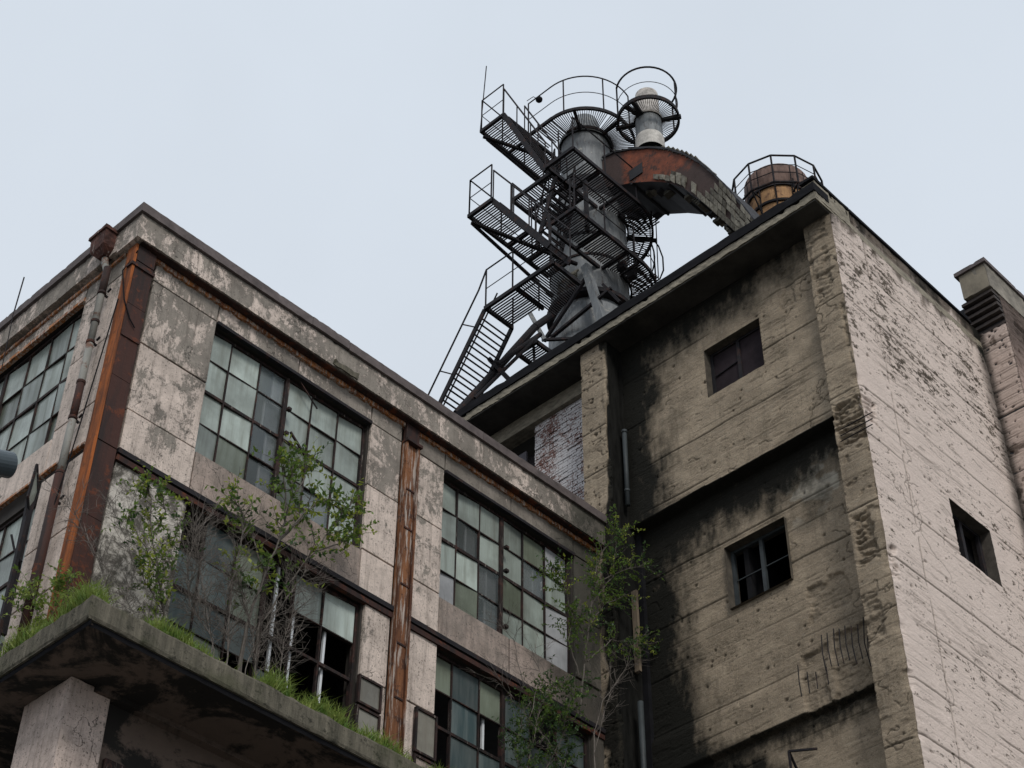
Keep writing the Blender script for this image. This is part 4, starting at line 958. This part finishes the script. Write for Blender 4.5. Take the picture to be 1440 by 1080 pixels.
#---- small stack on the duct
ss = thing('small_stack', (OX+.3, OY-1.78, 33.9), 'short flaking white pipe stack with a round grated collar standing on the rusty duct', 'chimney')
SC = Vector((OX+.28, OY-1.80, 0))
def rel(v): return (v.x-OX, v.y-OY)
MB().lathe(SC, [(.36,33.85),(.35,34.3),(.33,34.35)], 32).build('lower_drum', mat_plain('flaking_white', (.42,.40,.37), .45, sc=6), ss, smooth=True)
MB().lathe(SC, [(.33,34.35),(.32,35.0)], 32).build('barrel', M_ZINC, ss, smooth=True)
MB().lathe(SC, [(.35,35.0),(.35,35.06),(.29,35.08),(.28,36.0),(.2,36.1),(0,36.12)], 32).build('upper_barrel', mat_plain('flaking_white2', (.40,.37,.34), .5, sc=7), ss, smooth=True)
cm_ = MB(); g_ = MB(); zc = 35.05; cx, cy = rel(SC)
pts = arc(.74, 0, 360, 40, cx, cy)
for i in range(40): cm_.bar(rp(*pts[i], zc), rp(*pts[i+1], zc), .05, .12)
for s in (-170, -60, 60, 175, 120): cm_.bar(rp(cx+.3*math.cos(R(s)), cy+.3*math.sin(R(s)), zc-.06), rp(cx+.8*math.cos(R(s)), cy+.8*math.sin(R(s)), zc-.06), .09, .09)
col_ = cm_.build('collar', M_STEEL, ss)
for i in range(74):
    t = 2*math.pi*i/74; g_.bar(rp(cx+.3*math.cos(t), cy+.3*math.sin(t), zc), rp(cx+.74*math.cos(t), cy+.74*math.sin(t), zc), .012, .018)
stuff(g_.build('grating', M_STEEL, col_))
m = MB(); up = Vector((0,0,1.15)); pts = arc(.74, 140, 350, 24, cx, cy); P = [rp(*p, zc) for p in pts]
for i in range(24): m.tube([P[i]+up, P[i+1]+up], .026, 6); m.tube([P[i]+up*.5, P[i+1]+up*.5], .010, 5)
for i in (0, 17, 23): m.bar(P[i], P[i]+up, .03)
m.build('railing', M_STEEL, ss)

#---- arched duct, curving down to the roof
du = thing('arched_duct', (OX, OY-4.5, 25.3), 'rusty square duct arching down to the roof, half clad in grey tiles', 'duct')
xf, xb = OX-.10, OX+1.25
topo = [(848,222),(866,214),(890,210),(915,208),(940,210),(962,217),(985,229),(1005,246),(1025,267),(1045,290),(1070,322)]
boto = [(838,268),(862,262),(888,257),(915,255),(940,257),(962,265),(984,281),(1004,299),(1022,315),(1045,336),(1075,368)]
T = [hit(*p, 0, xf) for p in topo]; Bo = [hit(*p, 0, xf) for p in boto]
m = MB(); n = len(T); dv = Vector((xb-xf, 0, 0))
for i in range(n-1): m.quad(T[i], Bo[i], Bo[i+1], T[i+1])
m.build('side_plate', M_DUCT, du)
m = MB()
for i in range(n-1): m.quad(Bo[i], Bo[i]+dv, Bo[i+1]+dv, Bo[i+1]).quad(T[i], T[i+1], T[i+1]+dv, T[i]+dv).quad(T[i]+dv, T[i+1]+dv, Bo[i+1]+dv, Bo[i]+dv)
m.quad(T[0], T[0]+dv, Bo[0]+dv, Bo[0]); m.build('duct_body', M_DUCTD, du)
m = MB()
for i in range(n-1): m.bar(T[i]+Vector((-.02,0,0)), T[i+1]+Vector((-.02,0,0)), .05, .05)
m.build('duct_flange', M_DUCTD, du, jag=.008)
for i in (2, 4, 6, 8): MB().bar(Bo[i]+Vector((0,0,-.02)), Bo[i]+dv+Vector((0,0,-.02)), .05, .06).build('duct_rib', M_DUCTD, du)
# tiles
def duct_pt(s, v):
    i = min(int(s), n-2); f = s-i; return (T[i].lerp(T[i+1], f)).lerp(Bo[i].lerp(Bo[i+1], f), v)
tl = []
rr = random.Random(12)
def tile(s0, s1, v0, v1, lift=.02):
    a, b, c, d = duct_pt(s0, v0), duct_pt(s1, v0), duct_pt(s1, v1), duct_pt(s0, v1); cn_ = (a+b+c+d)/4
    o = Vector((-lift-rr.uniform(0, .02), 0, 0)); th = Vector((-.03, 0, 0)); m = MB(); k = .06
    q = [p.lerp(cn_, k)+Vector((rr.uniform(-.006,.006), rr.uniform(-.012,.012), rr.uniform(-.012,.012))) for p in (a, b, c, d)]
    Q0 = [p+o for p in q]; Q1 = [p+o+th+(cn_-p)*.06 for p in q]
    m.quad(*Q1); m.quad(*Q0[::-1])
    for i in range(4): m.quad(Q0[i], Q0[(i+1) % 4], Q1[(i+1) % 4], Q1[i])
    m.build('tile', M_TILE, du)
for i in range(13):
    s0 = 5.9+i*.30
    for v in range(5):
        if (v < 4-(i)*.9 and i < 5): continue
        if rr.random() < .06: continue
        tile(s0, s0+.29, .0+v*.2, .195+v*.2)
for i in range(9):
    if rr.random() < .8: tile(2.9+i*.33, 3.2+i*.33, .80+(.0 if i < 4 else -.02*i), .97)
for i in range(4): tile(3.9+i*.34, 4.2+i*.34, .62, .79) if i > 0 else None
for i in range(8):   # tiles on the top edge
    a = duct_pt(3.6+i*.28, 0); MB().box(a.x-.02, a.x+.75, a.y-.075, a.y+.065, a.z-.0, a.z+.045).build('tile', M_TILE, du, jag=.01)
for i in range(7):   # tiles left on the underside
    a = duct_pt(5.0+i*.12 if i < 4 else 7.6+i*.16, 1); MB().box(a.x+.35, a.x+.72, a.y-.07, a.y+.06, a.z-.09, a.z-.02).build('tile', M_TILE, du, jag=.01)
for i in range(26):   # broken lagging along the lower edges
    s_ = 1.5+i*.31+rr.uniform(-.1, .1)
    if s_ > n-1.2 or rr.random() < .2: continue
    a = duct_pt(s_, 1); w_ = rr.uniform(.05, .16); xx = xb-OX-rr.choice([.0, .0, .1, .9])
    MB().box(OX+xx-.12, OX+xx+.03, a.y-w_, a.y+w_, a.z-rr.uniform(.03, .12), a.z+.03).build('lagging_scrap', M_DUCTD if rr.random() < .5 else M_TILE, du, jag=.02)
c = duct_pt(2.6, .55); MB().box(c.x-.03, c.x+.0, c.y-.18+.2, c.y+.2+.2, c.z-.2, c.z+.14).build('access_plate', M_DUCTD, du)
mo = MB(); rr = random.Random(5)
for k in range(420):
    s = rr.choice([rr.uniform(.7, 1.6), rr.uniform(2, 3.6), rr.uniform(3.6, 5)]); p = duct_pt(s, 0)+Vector((rr.uniform(-.03, .4), 0, .01)); h = rr.uniform(.03, .07)
    a = rr.uniform(0, 6.28); mo.tri(p+Vector((.02*math.cos(a), .02*math.sin(a), 0)), p-Vector((.02*math.cos(a), .02*math.sin(a), 0)), p+Vector((rr.uniform(-.03,.03), rr.uniform(-.03,.03), h)))
tag(mo.build('moss', M_GRASS), 'dark green moss growing along the top edge of the arched duct', 'moss', kind='stuff')

#---- round banded chimney with railing on the tower roof
CHX, CHY = 24.78, 15.12
chm = thing('banded_chimney', (CHX, CHY, 25.2), 'stubby rust streaked round chimney with steel bands and a polygonal railing at the roof edge', 'chimney')
cz = 33.0
mo_ = mat_rust('chimney_orange', (.40,.23,.11), (.30,.17,.09), (.15,.08,.05), st=(8,8,.5), scale=1.6)
md_ = mat_rust('chimney_brown', (.10,.062,.050), (.17,.11,.09), (.07,.05,.045), st=(5,5,1), scale=1.6)
MB().lathe((CHX, CHY, 0), [(.74,25.2),(.74,33.25)], 44).build('barrel', mo_, chm, smooth=True)
MB().lathe((CHX, CHY, 0), [(.75,33.25),(.78,33.33),(.78,33.95),(.68,34.05),(.50,34.1)], 44).build('crown', md_, chm, smooth=True)
for z in (31.3, 32.0, 32.65, 33.2): MB().lathe((CHX, CHY, 0), [(.74,z),(.79,z),(.79,z+.07),(.74,z+.07)], 44).build('steel_band', M_STEEL, chm)
m = MB()
for k in range(12): t = k/12*2*math.pi; m.bar((CHX+.775*math.cos(t), CHY+.775*math.sin(t), 32.3), (CHX+.775*math.cos(t), CHY+.775*math.sin(t), 33.9), .025)
m.build('strap', M_STEEL, chm)
m = MB(); NG = 12; zr = 32.95; RR = 1.10
P = [Vector((CHX+RR*math.cos(2*math.pi*k/NG), CHY+RR*math.sin(2*math.pi*k/NG), zr)) for k in range(NG)]
for k in range(NG):
    a, b = P[k], P[(k+1) % NG]
    for h, rad in ((0, .03), (.35, .012), (.62, .012), (.95, .026)): m.tube([a+Vector((0,0,h)), b+Vector((0,0,h))], rad, 6)
    m.bar(a, a+Vector((0,0,.95)), .035)
    q = Vector((CHX+.76*math.cos(2*math.pi*k/NG), CHY+.76*math.sin(2*math.pi*k/NG), zr)); m.bar(a, q, .03); m.bar(a, q-Vector((0,0,.6)), .03)
m.build('railing', M_STEEL, chm)
m = MB(); a0 = math.atan2(-CHY, -CHX)+.75
for s in (-.22, .22): t = a0+s; m.tube([(CHX+.82*math.cos(t), CHY+.82*math.sin(t), 29), (CHX+.82*math.cos(t), CHY+.82*math.sin(t), 33.4)], .018, 5)
for k in range(22):
    z = 29+k*.2; t0, t1 = a0-.22, a0+.22; m.tube([(CHX+.82*math.cos(t0), CHY+.82*math.sin(t0), z), (CHX+1.05*math.cos(a0), CHY+1.05*math.sin(a0), z), (CHX+.82*math.cos(t1), CHY+.82*math.sin(t1), z)], .010, 4)
m.build('caged_ladder', M_STEEL, chm)

#==================================================================== lamp housing at the left edge
lp = thing('street_lamp', (4.3, 10.6, 0), 'dark blue grey cylindrical lamp housing reaching in at the edge beside the low block', 'lamp')
e1 = hit(14, 654, 1, 10.6); e0 = hit(-60, 640, 1, 10.6)
dxy = (e0-e1).normalized()
MB().tube([e1, e1+dxy*.02, e1+dxy*.8], .11, 24).build('lamp_head', mat_plain('lamp_blue_grey', (.05,.065,.075), .2, rough=.35), lp, smooth=False)
q = e1+dxy*.75
MB().tube([(q.x-.1, q.y, 0), (q.x-.1, q.y, q.z)], .06, 12).build('pole', M_PIPED, lp)

#==================================================================== PLANTS
CT = CZ-.02
def leaf(m, p, d, nrm, L, Wd):
    s = d.cross(nrm).normalized()*Wd/2; mid = p+d*L*.45; up = nrm*Wd*.15
    m.v += [tuple(p), tuple(mid+s-up*0), tuple(p+d*L), tuple(mid-s)]; k = len(m.v)-4; m.f.append((k, k+1, k+2, k+3))
def rv(rr): 
    v = Vector((rr.gauss(0,1), rr.gauss(0,1), rr.gauss(0,1))); return v.normalized()
def shrub(name, label, limbs, leafmats, seed, plane_y=15.35, twigs=7, tl=.45, leaves=9, L=.07, r0=.02, bark=M_BARK, depth=.35, cat='shrub', group=None, dead=False, axis=1, start=.25, droop=.1):
    """limbs: polylines measured on the plane the plant stands in; twigs and leaves grow off them"""
    rr = random.Random(seed); base = hit(*limbs[0][0], axis, plane_y)
    th = thing(name, (base.x, base.y, CT), label, cat, group)
    stem = MB(); lv = [MB() for _ in leafmats]
    for li, limb in enumerate(limbs):
        sp = rr.uniform(-depth, depth); pts = []
        for i, q in enumerate(limb):
            off = sp*(i/(len(limb)-1)); v = plane_y+off if axis == 1 else plane_y-abs(off)
            if axis == 1: v = min(v, YA-.18)
            pts.append(hit(*q, axis, v))
        if 0 < pts[0].z-CT < 1.5: pts.insert(0, Vector((pts[0].x+rr.uniform(-.03,.03), min(pts[0].y, YA-.2), CT-.03)))
        # refine
        fine = []
        for i in range(len(pts)-1):
            for k in range(4): t = k/4; fine.append(pts[i].lerp(pts[i+1], t)+rv(rr)*.012)
        fine.append(pts[-1]); rad = r0*(1 if li == 0 else .65)
        stem.tube(fine, rad, 6, r2=rad*.25)
        for tws in range(twigs*max(1, len(limb)-1)):
            t = rr.uniform(start, 1)**.8; f = t*(len(fine)-1); i = min(int(f), len(fine)-2); p = fine[i].lerp(fine[i+1], f-i)
            dirn = (rv(rr)*1.0+(fine[i+1]-fine[i]).normalized()*.8+Vector((0,0,.25))).normalized(); ln = tl*rr.uniform(.4, 1.2)
            q = [p]; dd = dirn.copy()
            for s in range(4): dd = (dd+rv(rr)*.25+Vector((0,0,-droop))).normalized(); q.append(q[-1]+dd*ln/4)
            for w_ in q: 
                if w_.y > YA-.05 and axis == 1: w_.y = YA-.05-rr.uniform(0,.1)
            stem.tube(q, rad*.22+.002, 4, r2=.0015, cap=False)
            if dead:
                for s in range(3):
                    b = q[rr.randint(1, 3)]; e = b+(dd+rv(rr)*.9).normalized()*ln*.5; stem.tube([b, (b+e)/2+rv(rr)*.02, e], .0028, 4, r2=.001, cap=False)
            else:
                k = rr.choices(range(len(leafmats)), [4, 2, 1][:len(leafmats)])[0]
                for s in range(leaves):
                    t2 = rr.uniform(.2, 1); f2 = t2*4; j = min(int(f2), 3); b = q[j].lerp(q[j+1], f2-j)
                    nd = (dd*.5+rv(rr)+Vector((0,0,-.15))).normalized(); nn = (rv(rr)*.7+Vector((0,0,1))).normalized()
                    leaf(lv[k], b, nd, nn, L*rr.uniform(.6, 1.25), L*.5*rr.uniform(.7, 1.2))
    stem.build('stem', bark, th)
    for m, mt in zip(lv, leafmats):
        if m.v: o = m.build('foliage', mt, th); o['kind'] = 'stuff'
    return th
shrub('sapling', 'tall leafy elm like sapling reaching from the canopy across the upper gridded window', [
    [(338, 925), (350, 868), (372, 810), (392, 760), (408, 705), (412, 655)],
    [(365, 880), (400, 828), (440, 775), (478, 730), (500, 700)],
    [(372, 810), (360, 770), (345, 730), (322, 690)],
    [(392, 760), (430, 720), (462, 700), (492, 715)],
    [(400, 740), (402, 690), (395, 650)], [(408, 705), (430, 672), (428, 645)],
    [(392, 760), (420, 735), (440, 690)], [(440, 775), (478, 765), (500, 752)],
    [(350, 868), (335, 820), (325, 775)]], [M_LEAF, M_LEAFY, M_LEAFD], 3, twigs=10, leaves=9, L=.086, r0=.024, cat='tree', tl=.45, depth=.35, start=.35)
shrub('slim_shrub', 'thin sparse shrub with small leaves before the mottled panel next to the orange column', [
    [(231, 872), (224, 815), (214, 755), (212, 700), (205, 680)], [(226, 830), (240, 780), (250, 735)], [(222, 800), (198, 760), (180, 725)], [(214, 755), (232, 720), (226, 685)], [(231, 865), (205, 820), (190, 790)]],
    [M_LEAF, M_LEAFY, M_LEAFD], 8, twigs=14, leaves=9, L=.066, r0=.016, tl=.36, depth=.25, start=.15)
shrub('bare_shrub', 'grey leafless twiggy shrub standing before the broken lower window', [
    [(320, 925), (322, 860), (330, 800), (345, 740)], [(300, 915), (290, 850), (280, 790), (272, 735)], [(345, 940), (368, 890), (405, 838), (432, 800)], [(300, 900), (268, 850), (262, 790), (290, 730)],
    [(392, 965), (398, 900), (420, 850)], [(360, 945), (352, 880), (340, 820)]],
    [M_LEAFD], 11, twigs=34, r0=.013, bark=M_TWIG, dead=True, tl=.55, depth=.3, start=.2, droop=0)
shrub('bare_shrub', 'fine brown leafless twigs beside the foot of the dark corner column', [
    [(160, 850), (140, 790), (115, 740), (90, 700)], [(172, 850), (190, 800), (170, 740), (150, 700)], [(188, 860), (160, 810), (130, 775)]],
    [M_LEAFD], 12, twigs=14, r0=.008, bark=M_TWIG, dead=True, tl=.45, depth=.2, start=.1, droop=0)
shrub('climbing_bush', 'bright green bush growing up the sooty corner between low block and tower', [
    [(815, 1010), (822, 930), (830, 860), (838, 800), (850, 770)], [(826, 900), (800, 850), (790, 810), (775, 800)], [(832, 850), (862, 810), (866, 765), (868, 745)], [(838, 820), (880, 800), (905, 795)],
    [(826, 930), (860, 900), (895, 905), (925, 905)], [(828, 880), (850, 850), (885, 835)], [(815, 950), (800, 900), (805, 860)]],
    [M_LEAF, M_LEAFD, M_LEAFY], 21, plane_y=15.3, twigs=16, leaves=13, L=.060, r0=.018, tl=.42, depth=.25, start=.12)
shrub('dark_bush', 'dense dark tangled bush low in front of the sooty lower window', [
    [(740, 1095), (750, 1040), (762, 990), (775, 960)], [(760, 1095), (790, 1040), (800, 990), (812, 965)], [(730, 1090), (725, 1050), (735, 1010)], [(790, 1095), (800, 1050), (780, 1000)], [(770, 1090), (770, 1040), (745, 985)]],
    [M_LEAFD, M_LEAF], 22, plane_y=15.4, twigs=26, leaves=15, L=.056, r0=.013, tl=.45, depth=.3, start=.05)
shrub('bare_creeper', 'pale leafless creeper arching across the sooty corner pier', [
    [(836, 1095), (835, 1030), (848, 985), (880, 940), (888, 905)], [(836, 1060), (850, 1000), (862, 960), (850, 925)], [(800, 1095), (770, 1040), (720, 985), (700, 950)], [(735, 960), (722, 900), (705, 880)], [(745, 1010), (760, 950), (752, 905)]],
    [M_LEAFD], 23, plane_y=15.35, twigs=6, r0=.010, bark=M_TWIG, dead=True, tl=.5, depth=.2, start=.1, droop=0)
shrub('ledge_bush', 'small green weed bush on the canopy at the foot of the drainpipe', [
    [(55, 885), (50, 850), (42, 825)], [(70, 875), (80, 840), (88, 815)], [(100, 860), (104, 830), (96, 805)], [(38, 895), (30, 860), (35, 835)]],
    [M_GRASS, M_LEAF], 31, plane_y=XC-.18, axis=0, twigs=14, leaves=12, L=.06, r0=.006, tl=.3, depth=.1, start=.05)

# grass along the edge of the canopy
gr = MB(); rr = random.Random(77)
def blade(x, y, h):
    a = rr.uniform(0, math.pi); wv = Vector((math.cos(a), math.sin(a), 0))*.008; ln = Vector((rr.gauss(0,.35), rr.gauss(0,.35), 1)).normalized()
    p = Vector((x, y, CT-.01)); m1 = p+ln*h*.6; tip = p+ln*h+Vector((rr.gauss(0,.25), rr.gauss(0,.25), -.05))*h
    n = len(gr.v); gr.v += [tuple(p-wv), tuple(p+wv), tuple(m1+wv*.7), tuple(m1-wv*.7), tuple(tip)]; gr.f += [(n, n+1, n+2, n+3), (n+3, n+2, n+4)]
def gprof(x):   # density and height of the grass along the edge
    for a_, b_, d_, h_ in ((8.4, 9.0, .55, .6), (9.0, 9.35, .8, .7), (9.35, 10.1, 1.2, .95), (10.1, 10.6, .8, .65), (10.6, 12.3, 1.5, 1.3), (12.3, 12.6, .7, .7), (12.6, 13.4, 1.1, 1.0), (13.4, 15.3, .9, .8)):
        if a_ <= x < b_: return d_, h_
    return 0, 0
for k in range(30000):
    x = rr.uniform(8.45, 15.2); t = rr.random()**1.3; y = CY+.04+t*.8
    c = float(vn(np.array(x*3.3), np.array(y*2.5), 5)); d_, h_ = gprof(x)
    if rr.random() < d_*max(0, (c-.22)*1.9): blade(x, y, rr.uniform(.05, .30)*h_*(.6+.6*c))
for k in range(9000):
    y = rr.uniform(14.8, 19); x = CX+.03+rr.random()**1.5*.26
    c = float(vn(np.array(y*1.6), np.array(x*2), 9))
    if rr.random() < (c-.15)*1.8: blade(x, y, rr.uniform(.08, .36)*(.5+c*.7))
tag(gr.build('grass', M_GRASS), 'long green grass growing along the canopy edge', 'grass', kind='stuff')

for o in list(bpy.data.objects):
    if '_w' in o: del o['_w']
